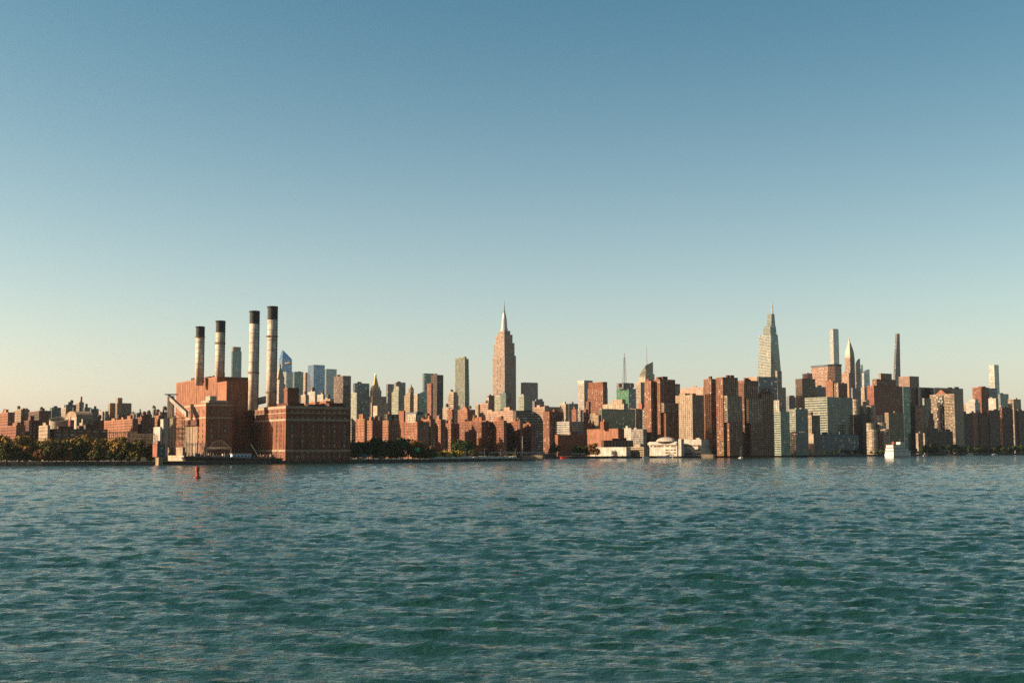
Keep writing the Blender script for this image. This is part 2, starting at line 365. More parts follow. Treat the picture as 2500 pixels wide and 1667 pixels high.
# ------------------------------------------------------------------ power station
BELT = lambda: surf('limestone_trim', (.29, .20, .13), var=.1)
def belts(lbl, zs, depth=.75, h=1.3, name='belt_course'):
    root, C, ws, wn, zb, zt = ROOTS[lbl]
    for z, hh in zs:
        m = MB(); m.box(-depth, wn + .1, -depth, 0, z, z + hh); m.box(-depth, 0, 0, ws + .1, z, z + hh); m.build(name, BELT(), root)
def plant_block(name, label, xl, xc, xr, y, d, wall, S, E, zrows, ww=1.7, wh=2.6):
    """brick block whose windows are single openings: brick piers and courses stand proud of a recessed wall, each window is a sash in it"""
    C, ws, wn, z = solve(xl, xc, xr, y, d); H = z - GZ
    root = thing(name, label, 'building', (C.x, C.y, GZ), G)
    m = MB(); m.box(0, wn, 0, ws, 0, H)
    mp = MB()
    pm = MB(); pm.box(-ww / 2, ww / 2, -.04, .0, 0, wh); wmesh = None
    fr = MB()
    for x0, x1, z0, z1 in ((-ww / 2 - .15, ww / 2 + .15, -.15, 0), (-ww / 2 - .15, ww / 2 + .15, wh, wh + .15), (-ww / 2 - .15, -ww / 2, 0, wh), (ww / 2, ww / 2 + .15, 0, wh), (-.06, .06, 0, wh)):
        fr.box(x0, x1, -.16, 0, z0, z1)
    for x0, x1, z0, z1 in ((-ww / 2, -.06, wh * .48, wh * .52), (.06, ww / 2, wh * .48, wh * .52)): fr.box(x0, x1, -.12, 0, z0, z1)
    pane = pm.mesh('pane', [gm('dark')]); frame = fr.mesh('frame', [wm('tan')])
    for face, L, cols in (('E', wn, E), ('S', ws, S)):
        n = len(cols)
        edges = [0.0]
        # piers fill what lies between window columns; courses fill between rows
        cuts = sorted((c * L - ww / 2 - .2, c * L + ww / 2 + .2) for c in cols)
        u = 0.0; rows = [(zz * H - .2, zz * H + wh + .2) for zz in zrows]
        def bx(u0, u1, z0, z1, t=.45):
            if u1 - u0 < .05 or z1 - z0 < .05: return
            if face == 'E': mp.box(u0 - (t if u0 == 0 else 0), u1, -t, 0, z0, z1)
            else: mp.box(-t, 0, u0, u1, z0, z1)
        for a, b in cuts:
            bx(u, a, 0, H + .9); zc = 0.0
            for r0, r1 in rows: bx(a, b, zc, r0, .41); zc = r1
            bx(a, b, zc, H + .9, .41)
            u = b
        bx(u, L, 0, H + .9)
        for c in cols:
            for zz in zrows:
                o = link('window', frame, root); p = link('pane', pane, o); p.location = (0, -.02, 0)
                o.location = (c * L, -.02, zz * H) if face == 'E' else (-.02, c * L, zz * H)
                if face == 'S': o.rotation_euler = (0, 0, R(-90))
    m.build('wall', wm(wall), root); mp.build('brickwork', wm(wall), root)
    ROOTS[label] = (root, C, ws, wn, GZ, H)
    return root
fr_ = lambda n, a=.05, b=.95: [a + (b - a) * (i + .5) / n for i in range(n)]
ZR = [.05, .14, .25, .34, .43, .52, .61, .76, .88]
# boiler house with its lower east bay
B('boiler_house', 'tall windowless orange brick boiler house under two short stacks', 431, 530, 606, 921, 1190, 'brick_orange', 'blank', roof=3, rwall='brick_dark')
info = ROOTS['tall windowless orange brick boiler house under two short stacks']
root, C, ws, wn, zb, zt = info
mb = MB(); e = loc_of(info, at(546, 932, 1166)); mb.box(.4, wn - .5, e.y, 0, 0, e.z); mb.box(.1, wn - .2, e.y - .3, -.05, e.z - 1.5, e.z + .7); mb.build('east_bay', wm('brick_orange'), root)
mb = MB()
for k in range(9):                                                # zigzag fire stair on the shaded side
    z0 = 24 + k * 4.4; x0, x1 = (wn * .62, wn * .80) if k % 2 else (wn * .80, wn * .62)
    mb.bar((x0, e.y - 1.3, z0), (x1, e.y - 1.3, z0 + 4.4), .22); mb.box(min(x0, x1) - 1.2, max(x0, x1) + 1.2, e.y - 2.0, e.y - .05, z0 + 4.25, z0 + 4.45)
mb.build('fire_stair', wm('tan'), root)
mb = MB()
for k in range(22): mb.box(-.22, 0, ws * (k + .5) / 22 - .25, ws * (k + .5) / 22 + .25, 20, zt - 1.2)
mb.build('rib', wm('brick_orange'), root, 'stuff')
mb = MB()
for k in range(7): mb.lathe(wn * rng.uniform(.1, .9), ws * rng.uniform(.1, .95), [(.7, zt), (.7, zt + rng.uniform(2, 5)), (1, zt + 5.1), (1, zt + 5.6)], 8)
mb.build('roof_vent', wm('grey'), root, 'stuff')
# front hall, centre hall, big hall
PL = 'orange brick hall with three tall bright windows beside the coal conveyor'
plant_block('turbine_hall', PL, 452, 504, 568, 985, 1118, 'brick_orange', [.12, .30, .74], [.22, .5, .74], [.06, .2, .3, .4, .5, .6, .72, .84], 1.6, 2.6)
info = ROOTS[PL]; root, C, ws, wn, zb, zt = info
belts(PL, [(zt * .74, 1.4), (zt - 2.2, 1.9)])
mb = MB(); mb.box(-1.0, -.46, ws * .33, ws * .98, 3, zt * .62); mb.build('siding_panel', wm('tan'), root)
mb = MB(); mb.box(-2.6, -.46, ws * .30, ws * .99, zt * .64, zt * .72); mb.box(-3.0, -.46, ws * .29, ws * 1.0, zt * .625, zt * .64); mb.build('recess_shade_box', wm('brick_dark'), root)  # shade of the recess row put into a dark brick box
for k in range(3):
    u = ws * (.42 + .2 * k); mb = MB(); mb.box(-.56, -.46, u - 2.3, u + 2.3, zt * .79, zt * .915)
    o = mb.build('tall_window', wm('white'), root); m2 = MB()
    for j in (-1.2, 0, 1.2): m2.box(-.62, -.57, u + j - .16, u + j + .16, zt * .79, zt * .915)
    m2.build('mullion', wm('brick'), o)
mb = MB(); mb.box(wn * .2, wn * .95, ws * .12, ws * .5, zt, zt + 3.4); mb.box(wn * .3, wn * .55, ws * .2, ws * .4, zt + 3.4, zt + 7.5); mb.build('bulkhead', wm('green_grey'), root)
mb = MB(); mb.bar((2, ws * .55, zt), (2, ws * .55, zt + 9), .12); mb.build('flagpole', wm('dark'), root)
PL2 = 'recessed brick link hall with a dark clerestory band between the bigger halls'
plant_block('link_hall', PL2, 552, 626, 642, 1006, 1172, 'brick_orange', [.16, .3, .5, .64], [.5], [.2, .34, .48], 1.8, 3.0)
info = ROOTS[PL2]; root, C, ws, wn, zb, zt = info
belts(PL2, [(zt - 1.6, 1.6), (zt - 11.2, 1.1)])
for k in range(4):
    a = ws * (.03 + .155 * k); mb = MB(); mb.box(-.54, -.46, a, a + ws * .115, zt - 9.8, zt - 1.9); mb.build('clerestory_window', gm('brown'), root)
mb = MB(); mb.box(.5, wn - 1, ws * .36, ws * .72, zt, zt + 9.2); mb.box(.2, wn - .8, ws * .355, ws * .725, zt + 9.2, zt + 10); mb.build('fan_house', wm('brick_orange'), root)
PL3 = 'huge brick power station hall with pale stone courses and a shadowed river wall'
plant_block('generating_hall', PL3, 624, 699, 856, 992, 1096, 'brick', [.13, .26, .43, .55, .67, .79, .9], fr_(11), ZR, 1.7, 2.5)
info = ROOTS[PL3]; root, C, ws, wn, zb, zt = info
belts(PL3, [(zt * .165, 1.9), (zt * .735, 1.9), (zt * .875, .7), (zt - 1.8, 2.3)], .8)
for k in range(8):
    u = ws * (.06 + .12 * k); mb = MB(); mb.box(-.75, -.46, u - .9, u + .9, zt * .19, zt * .73); mb.build('pilaster', wm('brick'), root)
for k in range(7):
    u = wn * (.03 + .155 * k); mb = MB(); mb.box(u - .9, u + .9, -.75, -.46, zt * .19, zt * .73); mb.build('pilaster', wm('brick'), root)
t0 = loc_of(info, at(702, 946, 1112)); t1 = loc_of(info, at(726, 946, 1118))
mb = MB(); mb.box(t0.x, t0.x + 11, t0.y, t0.y + 8, zt - .5, t0.z); mb.box(t0.x - .4, t0.x + 11.4, t0.y - .4, t0.y + 8.4, t0.z - 2.6, t0.z - 1.4); mb.build('corner_tower', wm('brick'), root)
for a, b, c, dd, hh in ((.1, .35, .15, .6, 3.2), (.45, .7, .2, .5, 2.5), (.72, .95, .1, .4, 3.8)):
    mb = MB(); mb.box(wn * a, wn * b, ws * c, ws * dd, zt, zt + hh); mb.box(wn * a - .3, wn * b + .3, ws * c - .3, ws * dd + .3, zt + hh, zt + hh + .4); mb.build('bulkhead', wm('brick_dark'), root)
mb = MB(); a = loc_of(info, at(796, 985, 1150)); mb.box(a.x, a.x + 8, a.y, a.y + 40, zt, zt + 7); mb.build('penthouse', wm('brick_orange'), root)
# big curved flue duct
f0 = at(601, 1002, 1185); mb = MB(); pts = []
for k in range(9):
    t = k / 8; a = t * math.pi / 2
    pts.append(f0 + Vector((9 * (1 - math.cos(a)), 3 * (1 - math.cos(a)), 8.5 * math.sin(a))))
pts.append(pts[-1] + Vector((8, 4, 2.2))); pts.append(pts[-1] + Vector((8, 4, 2.2)))
root = thing('flue_duct', 'fat grey curved flue duct bending onto the tall stacks', 'duct', (f0.x, f0.y, f0.z - 6))
mb.pipe([p - root.location + Vector((0, 0, 0)) for p in ([f0 + Vector((0, 0, -6))] + pts)], 3.4, 16); mb.build('duct', wm('concrete'), root, smooth=True)
# stacks
def stack(label, x, w, ytop, ycap, ybase, rings, d, dark=0):
    zt = at(x, ytop, d).z; zc = at(x, ycap, d).z; zb = at(x, ybase, d).z - 6; r = w / 2 * d / FPX; p = at(x, (ytop + ybase) / 2, d)
    root = thing('smokestack', label, 'smokestack', (p.x, p.y, zb), rz=R(20))
    H = zt - zb; hc = zc - zb
    m = MB(); m.lathe(0, 0, [(r, 0), (r * .97, hc)], 28); sh = m.build('shaft', surf('stack_steel', (.37, .305, .24), var=.35, scale=.2, streak=.45), root, smooth=True)
    m = MB()
    nseg = 9
    for k in range(1, nseg): z = hc * k / nseg; m.lathe(0, 0, [(r * 1.0, z - .12), (r * 1.035, z - .12), (r * 1.035, z + .12), (r * 1.0, z + .12)], 28)
    m.build('flange', wm('grey'), sh, 'stuff')
    m = MB(); m.lathe(0, 0, [(r * .98, hc), (r * .98, H - 1.6), (r * 1.13, H - 1.2), (r * 1.13, H - .2), (r * .9, H), (r * .86, H - 2), (.05, H - 2.1)], 28); m.build('cap', surf('stack_black', (.028, .03, .027), var=.35, scale=.2), root)
    m = MB()
    a = R(62); m.bar((math.sin(a) * r * 1.1, -math.cos(a) * r * 1.1, 2), (math.sin(a) * r * 1.1, -math.cos(a) * r * 1.1, H - 1), .35); 
    k = 4.0
    while k < H - 2:
        m.bar((math.sin(a) * r * .95, -math.cos(a) * r * .95, k), (math.sin(a) * r * 1.25, -math.cos(a) * r * 1.25, k), .25); k += 3.0
    m.build('ladder', wm('dark'), root)
    for yr in rings:
        z = at(x, yr, d).z - zb; m = MB()
        m.lathe(0, 0, [(r * .98, z), (r * 1.2, z), (r * 1.2, z + .35), (r * .98, z + .35)], 28)
        for j in range(14):
            b = 2 * math.pi * j / 14; m.bar((r * 1.18 * math.cos(b), r * 1.18 * math.sin(b), z), (r * 1.18 * math.cos(b), r * 1.18 * math.sin(b), z + 1.2), .07)
        m.lathe(0, 0, [(r * 1.17, z + 1.1), (r * 1.2, z + 1.1), (r * 1.2, z + 1.25), (r * 1.17, z + 1.25)], 28)
        m.build('gallery', wm('tan'), root)
stack('shortest smokestack with a weathered grey cap standing on the boiler house', 487.5, 20.5, 797, 823, 926, [824], 1215)
stack('short smokestack with a sharp black cap standing on the boiler house', 537, 22, 783, 812, 926, [839], 1200)
stack('tall smokestack with plain unringed upper shaft beside the flue duct', 619.5, 23.5, 759, 791, 985, [912], 1135)
stack('tallest smokestack with a ring gallery high on its shaft', 663.5, 24, 748, 781, 988, [823, 960], 1164)
# coal conveyor
c0 = at(418, 966, 1150); c1 = at(457, 1006, 1136); base = at(418, 1100, 1150)
root = thing('coal_conveyor', 'inclined pale coal conveyor gallery running down from a thin tower', 'conveyor', (base.x, base.y, GZ))
o = Vector(root.location)
mb = MB(); q0 = c0 - o; q1 = c1 - o
mb.loft([[(q0.x - .5, q0.y - 4, q0.z - 4.5), (q0.x - .5, q0.y + 4, q0.z - 4.5), (q0.x - .5, q0.y + 4, q0.z), (q0.x - .5, q0.y - 4, q0.z)], [(q1.x, q1.y - 4, q1.z - 4.5), (q1.x, q1.y + 4, q1.z - 4.5), (q1.x, q1.y + 4, q1.z), (q1.x, q1.y - 4, q1.z)]])
mb.build('gallery', wm('white'), root)
mb = MB(); mb.loft([[(q0.x - 2, q0.y - 4.6, q0.z + .05), (q0.x - 2, q0.y + 4.6, q0.z + .05), (q0.x - 2, q0.y + 4.6, q0.z + .7), (q0.x - 2, q0.y - 4.6, q0.z + .7)], [(q1.x, q1.y - 4.6, q1.z + .05), (q1.x, q1.y + 4.6, q1.z + .05), (q1.x, q1.y + 4.6, q1.z + .7), (q1.x, q1.y - 4.6, q1.z + .7)]]); mb.build('roof', wm('slate'), root)
mb = MB(); mb.box(q0.x - 2.6, q0.x + 2.2, q0.y - 3, q0.y + 3, q0.z - 20, q0.z - .2); mb.build('shaft', wm('cream'), root)
mb = MB(); mb.box(q0.x - 5, q0.x + 5, q0.y - 4, q0.y + 4, q0.z + .8, q0.z + 1.6); mb.build('cap', wm('slate'), root)
mb = MB()
for dx in (-4, 4, 12):
    for dy in (-3.5, 3.5): mb.bar((q0.x + dx, q0.y + dy, 0), (q0.x + dx, q0.y + dy, q0.z - 20), .35)
for z in np.arange(4, q0.z - 20, 5):
    for dy in (-3.5, 3.5):
        mb.bar((q0.x - 4, q0.y + dy, z), (q0.x + 12, q0.y + dy, z), .22); mb.bar((q0.x - 4, q0.y + dy, z), (q0.x + 4, q0.y + dy, z + 5), .18); mb.bar((q0.x + 12, q0.y + dy, z), (q0.x + 4, q0.y + dy, z + 5), .18)
mb.build('trestle', wm('tan'), root)
# switchyard gantries beside it
def gantry(label, x0, x1, ytop, d, n, wall, levels=2):
    a = at(x0, 1100, d); b = at(x1, 1100, d); H = at(x0, ytop, d).z - GZ; root = thing('switchyard_gantry', label, 'gantry', (a.x, a.y, GZ)); L = b.x - a.x; m = MB()
    for k in range(n + 1):
        x = L * k / n
        for dy in (0, 5): m.bar((x, dy, 0), (x, dy, H * rng.uniform(.92, 1)), .28)
        m.bar((x, 0, H * .9), (x, 5, H * .9), .2)
    for l in range(levels):
        z = H * (.55 + .4 * (l + 1) / levels) if levels > 1 else H * .9
        for dy in (0, 5): m.bar((0, dy, z), (L, dy, z), .22); m.bar((0, dy, z - 1.6), (L, dy, z - 1.6), .18)
        for k in range(2 * n): m.bar((L * k / (2 * n), 0, z - (1.6 if k % 2 else 0)), (L * (k + 1) / (2 * n), 0, z - (0 if k % 2 else 1.6)), .14)
    m.build('frame', wm(wall), root)
    for k in range(n):
        x = L * (k + .5) / n; h = rng.uniform(3.5, 6.5); m = MB(); m.box(x - 2, x + 2, 1, 4.5, .1, h)
        for j in (-1.2, 0, 1.2): m.lathe(x + j, 2.5, [(.35, h), (.5, h + .5), (.25, h + 1), (.45, h + 1.5), (.15, h + 2.4)], 6)
        m.build('transformer', wm(rng.choice(['grey', 'green_grey', 'concrete'])), root)
gantry('pale switchyard gantry in front of the long brick housing wall', 262, 330, 1050, 1150, 7, 'tan')
gantry('switchyard gantry reaching towards the white silo', 318, 376, 1056, 1105, 6, 'beige', 3)
gantry('dense pipe and steel rack between white silo and turbine hall', 410, 452, 1040, 1108, 6, 'cream', 3)
gantry('low steel rack in front of the turbine hall door', 455, 500, 1078, 1092, 4, 'green_grey', 1)
# tied-arch pipe bridge in front of the shaded hall wall
a = at(505, 1096, 1090); b = at(563, 1096, 1090); root = thing('pipe_bridge', 'arched steel pipe bridge before the shaded hall wall', 'bridge', (a.x, a.y, GZ)); L = b.x - a.x; zb = a.z - GZ; mb = MB()
for dy in (0, 3):
    P = [(L * k / 12, dy, zb + 7.5 * math.sin(math.pi * k / 12)) for k in range(13)]
    for k in range(12): mb.bar(P[k], P[k + 1], .3); mb.bar((P[k][0], dy, zb), P[k], .16)
    mb.bar((0, dy, zb), (L, dy, zb), .35)
    for x in (0, L): mb.bar((x, dy, 0), (x, dy, zb), .4)
mb.build('arch', wm('tan'), root)
mb = MB(); mb.pipe([(0, 1.5, zb + .8), (L, 1.5, zb + .8)], .7, 8); mb.build('pipe', wm('cream'), root)
# white silo, intake house, sheds
B('silo_block', 'narrow white concrete silo block beside the switchyard', 392, 399, 410.5, 1025, 1105, 'white', 'blank', roof=0)
B('low_store', 'low white store built against the concrete silo', 375, 391, 393, 1044, 1100, 'white', 'blank', roof=0)
B('intake_house', 'small red and teal intake house standing on a pile at the seawall', 373, 384, 403, 1086, 1006, 'rust_red', 'blank', roof=1, z0=6.5)
root, C, ws, wn, zb, zt = ROOTS['small red and teal intake house standing on a pile at the seawall']
mb = MB(); mb.box(0.3, wn, -.2, -.02, 0, zt); mb.build('cladding', wm('teal_panel'), root)
for u, z in ((.35, .62), (.62, .62), (.5, .2)): mb = MB(); mb.box(wn * u - .7, wn * u + .7, -.32, -.22, zt * z, zt * z + 1.7); mb.build('window', gm('dark'), root)
mb = MB(); mb.box(1, wn * .75, -1, ws * .6, -8.5, 0); mb.build('pier', wm('tan'), root)
B('equipment_shed', 'long low cream shed behind the white quay fence', 405, 446, 450, 1094, 1085, 'beige', 'blank', roof=0)
B('quay_fence', 'bright white board fence along the power station quay', 407, 449, 450, 1114, 1062, 'cream', 'blank', roof=0, cat='fence')
# ------------------------------------------------------------------ city, from the housing at the park to the towers up-river
A_ = 'apartment_block'; T_ = 'office_tower'; H_ = 'housing_block'; R_ = 'residential_tower'; P_ = 'hospital_block'; L_ = 'low_building'
ROWS = [
 # ---- down-river end, behind the autumn trees
 (A_, 'dark apartment block above the cream porch, darkest at the park edge', 70, 96, 125, 1004, 1500, 'brown', 'punch', 'dark', dict(tk=1)),
 (A_, 'flat topped dark block behind the cut drum building', 122, 127, 149, 996, 1750, 'slate', 'punch', 'dark', {}),
 (A_, 'small cream gabled block next to the stepped tower', 151, 161, 163, 996, 1800, 'cream', 'punch', 'dark', {}),
 (A_, 'dark green grey block beside the chimney tower', 158, 162, 188, 989, 1850, 'slate', 'punch', 'dark', dict(tk=1)),
 (A_, 'stepped brown block carrying a thin red chimney', 187, 194, 205, 983, 1780, 'tan', 'punch', 'dark', {}),
 (A_, 'dark block between chimney tower and gabled hall', 203, 207, 223, 996, 1760, 'slate', 'punch', 'dark', dict(tk=1)),
 (A_, 'plain dark block behind the vaulted hall end', 220, 223, 241, 999, 1720, 'slate', 'punch', 'dark', {}),
 (L_, 'pale gabled building beside twin beige slabs', 243, 257, 265, 1005, 1720, 'white', 'coarse', 'dark', dict(roof=0)),
 (L_, 'long low dark depot behind the autumn trees', 118, 133, 262, 1049, 1170, 'bronze', 'wide', 'dark', dict(roof=3)),
 (L_, 'cream porch building at the end of the dark depot', 96, 117, 121, 1040, 1160, 'beige', 'coarse', 'dark', {}),
 (L_, 'tiny dark brick house with a red flank on the depot roofline', 168, 172, 181, 1027, 1240, 'rust_red', 'coarse', 'dark', {}),
 (L_, 'tiny cream roof house on the depot roofline', 193, 202, 205, 1034, 1230, 'cream', 'coarse', 'dark', {}),
 (H_, 'narrow end of orange brick housing beside the vaulted hall', 227, 241, 254, 1028, 1360, 'brick_orange', 'punch', 'dark', dict(tk=1)),
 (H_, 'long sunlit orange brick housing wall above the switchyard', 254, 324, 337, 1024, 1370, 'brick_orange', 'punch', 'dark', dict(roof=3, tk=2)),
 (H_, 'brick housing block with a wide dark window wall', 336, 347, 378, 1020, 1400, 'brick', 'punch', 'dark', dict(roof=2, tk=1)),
 (H_, 'thin brick gable end behind the white silo', 377, 388, 397, 1016, 1420, 'brick_orange', 'punch', 'dark', dict(tk=1)),
 (R_, 'beige slab tower with one sunlit edge, without penthouse', 264, 269, 284, 985, 1950, 'beige', 'punch', 'dark', dict(roof=0)),
 (R_, 'wide beige slab tower with square rooftop penthouse', 283, 287, 321, 985, 1930, 'tan', 'pier', 'dark', dict(tiers=[(284, 288, 299, 972, 4, 'tan', 'blank')], roof=0)),
 (A_, 'small black roofed block peeking over the housing', 332, 335, 346, 1009, 1650, 'slate', 'punch', 'dark', {}),
 (A_, 'green grey block over the dark window wall', 372, 375, 387, 1001, 1700, 'green_grey', 'punch', 'dark', dict(tk=1)),
 (A_, 'dark tank topped block behind the silo', 391, 394, 412, 1007, 1650, 'brown', 'punch', 'dark', dict(tk=2)),
 # ---- towers seen between and beside the stacks
 (T_, 'far blue green glass tower between the stack pairs', 565, 568, 590, 858, 4600, 'tower_teal', 'curtain', 'teal', dict(tiers=[(567, 570, 588, 847, 8, 'tan', 'wide')], roof=0)),
 (T_, 'light blue glass tower in front of the slant topped one', 690, 699, 715, 908, 4400, 'steel', 'curtain', 'pale', dict(roof=0)),
 (T_, 'grey green glass block between light blue tower and blue slab', 715, 719, 741, 908, 4300, 'tower_teal', 'curtain', 'teal', dict(roof=1)),
 (T_, 'thin beige tower beside the deep blue slab', 741, 746, 751, 910, 4200, 'cream', 'pier', 'brown', dict(roof=0)),
 (T_, 'deep blue glass slab with a pale sunlit edge', 752, 766, 793, 891, 4600, 'blue_panel', 'curtain', 'blue', dict(roof=0)),
 (T_, 'pale sky blue glass tower behind the brown banded tower', 792, 797, 822, 901, 4800, 'steel', 'curtain', 'pale', dict(roof=0)),
 (A_, 'white stepped apartment house over the generating hall roof', 735, 746, 754, 965, 1950, 'cream', 'punch', 'dark', dict(tk=1)),
 (A_, 'white apartment house with twin tanks over the hall roof', 752, 769, 775, 957, 2000, 'white', 'punch', 'dark', dict(tk=2)),
 (A_, 'low white apartment house beside the twin tanks', 773, 789, 794, 964, 1980, 'white', 'punch', 'dark', dict(tk=1)),
 (A_, 'cream tenement at the foot of the brown banded tower', 790, 806, 815, 975, 1900, 'cream', 'punch', 'dark', dict(tk=1)),
 (T_, 'brown banded office tower with a black side', 815, 838, 857, 918, 3000, 'brown', 'band', 'dark', dict(roof=1)),
 (T_, 'slim cream green tower beside the dark blue one', 857, 871, 875, 959, 2700, 'green_grey', 'punch', 'dark', dict(roof=1)),
 (T_, 'dark blue glass tower next to the gold pyramid', 862, 867, 902, 936, 2950, 'slate', 'curtain', 'navy', dict(roof=1)),
 (T_, 'grey green tower just behind the gold pyramid building', 943, 947, 966, 938, 3350, 'slate', 'curtain', 'grey', dict(roof=0)),
 (T_, 'taller grey tower behind the cream stepped crown', 962, 967, 990, 934, 3300, 'grey', 'grid', 'grey', dict(roof=1)),
 (R_, 'cream green ribbed tower with a stepped crown', 957, 973, 986, 957, 2900, 'pale_green', 'pier', 'dark', dict(tiers=[(961, 974, 984, 950, 3), (965, 974, 980, 944, 5)], roof=0)),
 (T_, 'pale plain tower beside the lantern topped tower', 1009, 1019, 1023, 962, 2400, 'cream', 'punch', 'dark', dict(roof=0)),
 (T_, 'teal grey glass tower behind the brick edged one', 1032, 1036, 1062, 912, 3200, 'tower_teal', 'curtain', 'teal', dict(roof=0)),
 (R_, 'thin sunlit brick slab set against a dark glass tower', 1043, 1053, 1057, 937, 2450, 'brick', 'punch', 'dark', dict(roof=0)),
 (R_, 'dark glass tower with a brown ribbed flank', 1053, 1067, 1082, 916, 2500, 'bronze', 'pier', 'navy', dict(roof=1)),
 (A_, 'cream setback building under the striped tower', 1093, 1107, 1119, 966, 2300, 'cream', 'band', 'dark', dict(tiers=[(1096, 1107, 1117, 958, 3)], tk=1)),
 (A_, 'cream low block beside the dark glass tower foot', 1081, 1096, 1099, 997, 2000, 'cream', 'punch', 'dark', dict(tk=1)),
 (A_, 'slim red brick tower before the cream setback building', 1093, 1104, 1108, 1000, 1720, 'brick', 'punch', 'dark', dict(roof=0)),
 (A_, 'orange brick block with a black side under the striped tower', 1118, 1141, 1160, 1001, 1780, 'brick_orange', 'punch', 'dark', dict(roof=2, tk=1)),
 (A_, 'cream ribbed block close beside the hospital roof', 1162, 1168, 1177, 988, 2250, 'cream', 'pier', 'dark', dict(roof=0)),
 (A_, 'pink cream block over the hospital roof', 1173, 1192, 1196, 986, 2200, 'pink', 'pier', 'dark', dict(tk=1)),
 (T_, 'brown glass tower at the foot of the spired skyscraper', 1189, 1193, 1207, 966, 2750, 'tan', 'curtain', 'brown', dict(roof=1)),
 (T_, 'cream green tower at the foot of the spired skyscraper', 1208, 1224, 1227, 967, 2720, 'pale_green', 'grid', 'olive', dict(roof=0)),
 (T_, 'teal glass tower at the foot of the spired skyscraper', 1222, 1235, 1248, 960, 2700, 'tower_teal', 'curtain', 'teal', dict(roof=1)),
 (T_, 'grey glass tower with a cream edge, alone beside the spired skyscraper', 1272, 1281, 1313, 934, 3600, 'grey', 'grid', 'grey', dict(roof=0)),
 (T_, 'small pale green tower before the grey glass tower', 1266, 1279, 1287, 966, 2650, 'pale_green', 'grid', 'teal', dict(roof=1)),
 # ---- brick housing by the river
 (H_, 'first sunlit brick slab beside the generating hall, with bulkhead', 869, 890, 896, 1024, 1420, 'brick_orange', 'punch', 'dark', dict(tiers=[(876, 886, 890, 1012, 3, 'brick', 'blank')], roof=0)),
 (H_, 'brick housing slab with a broad shaded window wall', 896, 909, 934, 1028, 1460, 'brick_orange', 'punch', 'dark', dict(tk=1, roof=2)),
 (H_, 'brick housing slab with heavy dark roof plant', 933, 949, 975, 1028, 1480, 'brick_orange', 'punch', 'dark', dict(tiers=[(940, 946, 973, 1013, 4, 'bronze', 'wide')])),
 (H_, 'small red brick slab behind the dark roof plant', 974, 986, 990, 1004, 1650, 'brick', 'blank', 'dark', dict(roof=0)),
 (H_, 'broad orange brick tower capped by a cream penthouse with slab roof', 987, 1019, 1048, 1031, 1390, 'brick_orange', 'punch', 'dark', dict(tiers=[(994, 1015, 1019, 1012, 3, 'cream', 'coarse'), (992, 1017, 1033, 1007, 1, 'slate', 'blank')], roof=0)),
 (H_, 'brick housing block with two roof bulkheads and a white stair strip', 1121, 1187, 1193, 1028, 1500, 'brick', 'punch', 'dark', dict(roof=3, tk=1)),
 (P_, 'wide pale pink hospital with many roof boxes behind the brick housing', 1172, 1252, 1262, 1003, 1720, 'pink', 'punch', 'dark', dict(roof=4)),
 # ---- middle of the bank
 (A_, 'grey block with dark roof boxes over the brick and glass block', 1300, 1305, 1328, 980, 2300, 'grey', 'grid', 'dark', dict(roof=3)),
 (A_, 'cream brick block with white cornice and dark glass side', 1300, 1330, 1366, 994, 2180, 'pink', 'grid', 'dark', dict(roof=2)),
 (A_, 'red brick pier and dark glass block above the white clinic', 1327, 1341, 1374, 1006, 2080, 'brick', 'grid', 'dark', dict(roof=1)),
 (A_, 'cream tower block with thin dark stair strip', 1367, 1381, 1388, 987, 2300, 'cream', 'pier', 'dark', dict(roof=2)),
 (A_, 'green grey slab beside the white flared tower', 1385, 1389, 1411, 986, 2550, 'green_grey', 'grid', 'dark', dict(roof=1)),
 (A_, 'little red brick block under the green grey slab', 1396, 1407, 1410, 1000, 2350, 'brick', 'punch', 'dark', dict(roof=1)),
 (T_, 'white flared top slab tower beside the brick crowned tower', 1411, 1426, 1446, 936, 3000, 'white', 'pier', 'grey', dict(tiers=[(1410, 1426, 1447, 929, 0, 'white', 'blank')], roof=0)),
 (R_, 'brown brick tower with tall ribbed crown beside the green topped tower', 1435, 1472, 1483, 948, 2600, 'brick', 'wide', 'brown', dict(tiers=[(1437, 1472, 1482, 933, 1, 'brick', 'pier')], roof=0)),
 (R_, 'low brick wing at the foot of the ribbed crown tower', 1431, 1437, 1442, 981, 2580, 'brick', 'punch', 'dark', dict(roof=0)),
 (T_, 'pale slab edged tower before the slanted glass tower', 1553, 1564, 1578, 934, 3050, 'cream', 'pier', 'navy', dict(roof=0)),
 (P_, 'broad grey green glass hospital with cream roof houses', 1464, 1469, 1551, 999, 2150, 'green_grey', 'curtain', 'olive', dict(tiers=[(1472, 1523, 1533, 986, 6, 'cream', 'coarse'), (1492, 1519, 1527, 976, 8, 'cream', 'coarse')], roof=0)),
 (A_, 'brown brick slab between hospital and river towers', 1547, 1552, 1568, 999, 2220, 'tan', 'punch', 'dark', dict(tiers=[(1560, 1567, 1572, 986, 3, 'rust_red', 'blank')], roof=0)),
 (P_, 'white clinic with a dark green glass side and striped base', 1354, 1390, 1424, 1030, 2050, 'white', 'band', 'teal', dict(roof=1)),
 (A_, 'shaded brick block next to the clinic glass', 1420, 1424, 1449, 1035, 2100, 'brick', 'punch', 'dark', dict(roof=1, tk=1)),
 (A_, 'plain orange brown slab over the big brick pavilion', 1446, 1461, 1468, 1014, 2100, 'tan', 'punch', 'dark', dict(roof=0)),
 (P_, 'long low shaded brick school wall beside the clinic', 1355, 1362, 1434, 1062, 1930, 'brick', 'blank', 'dark', dict(roof=1)),
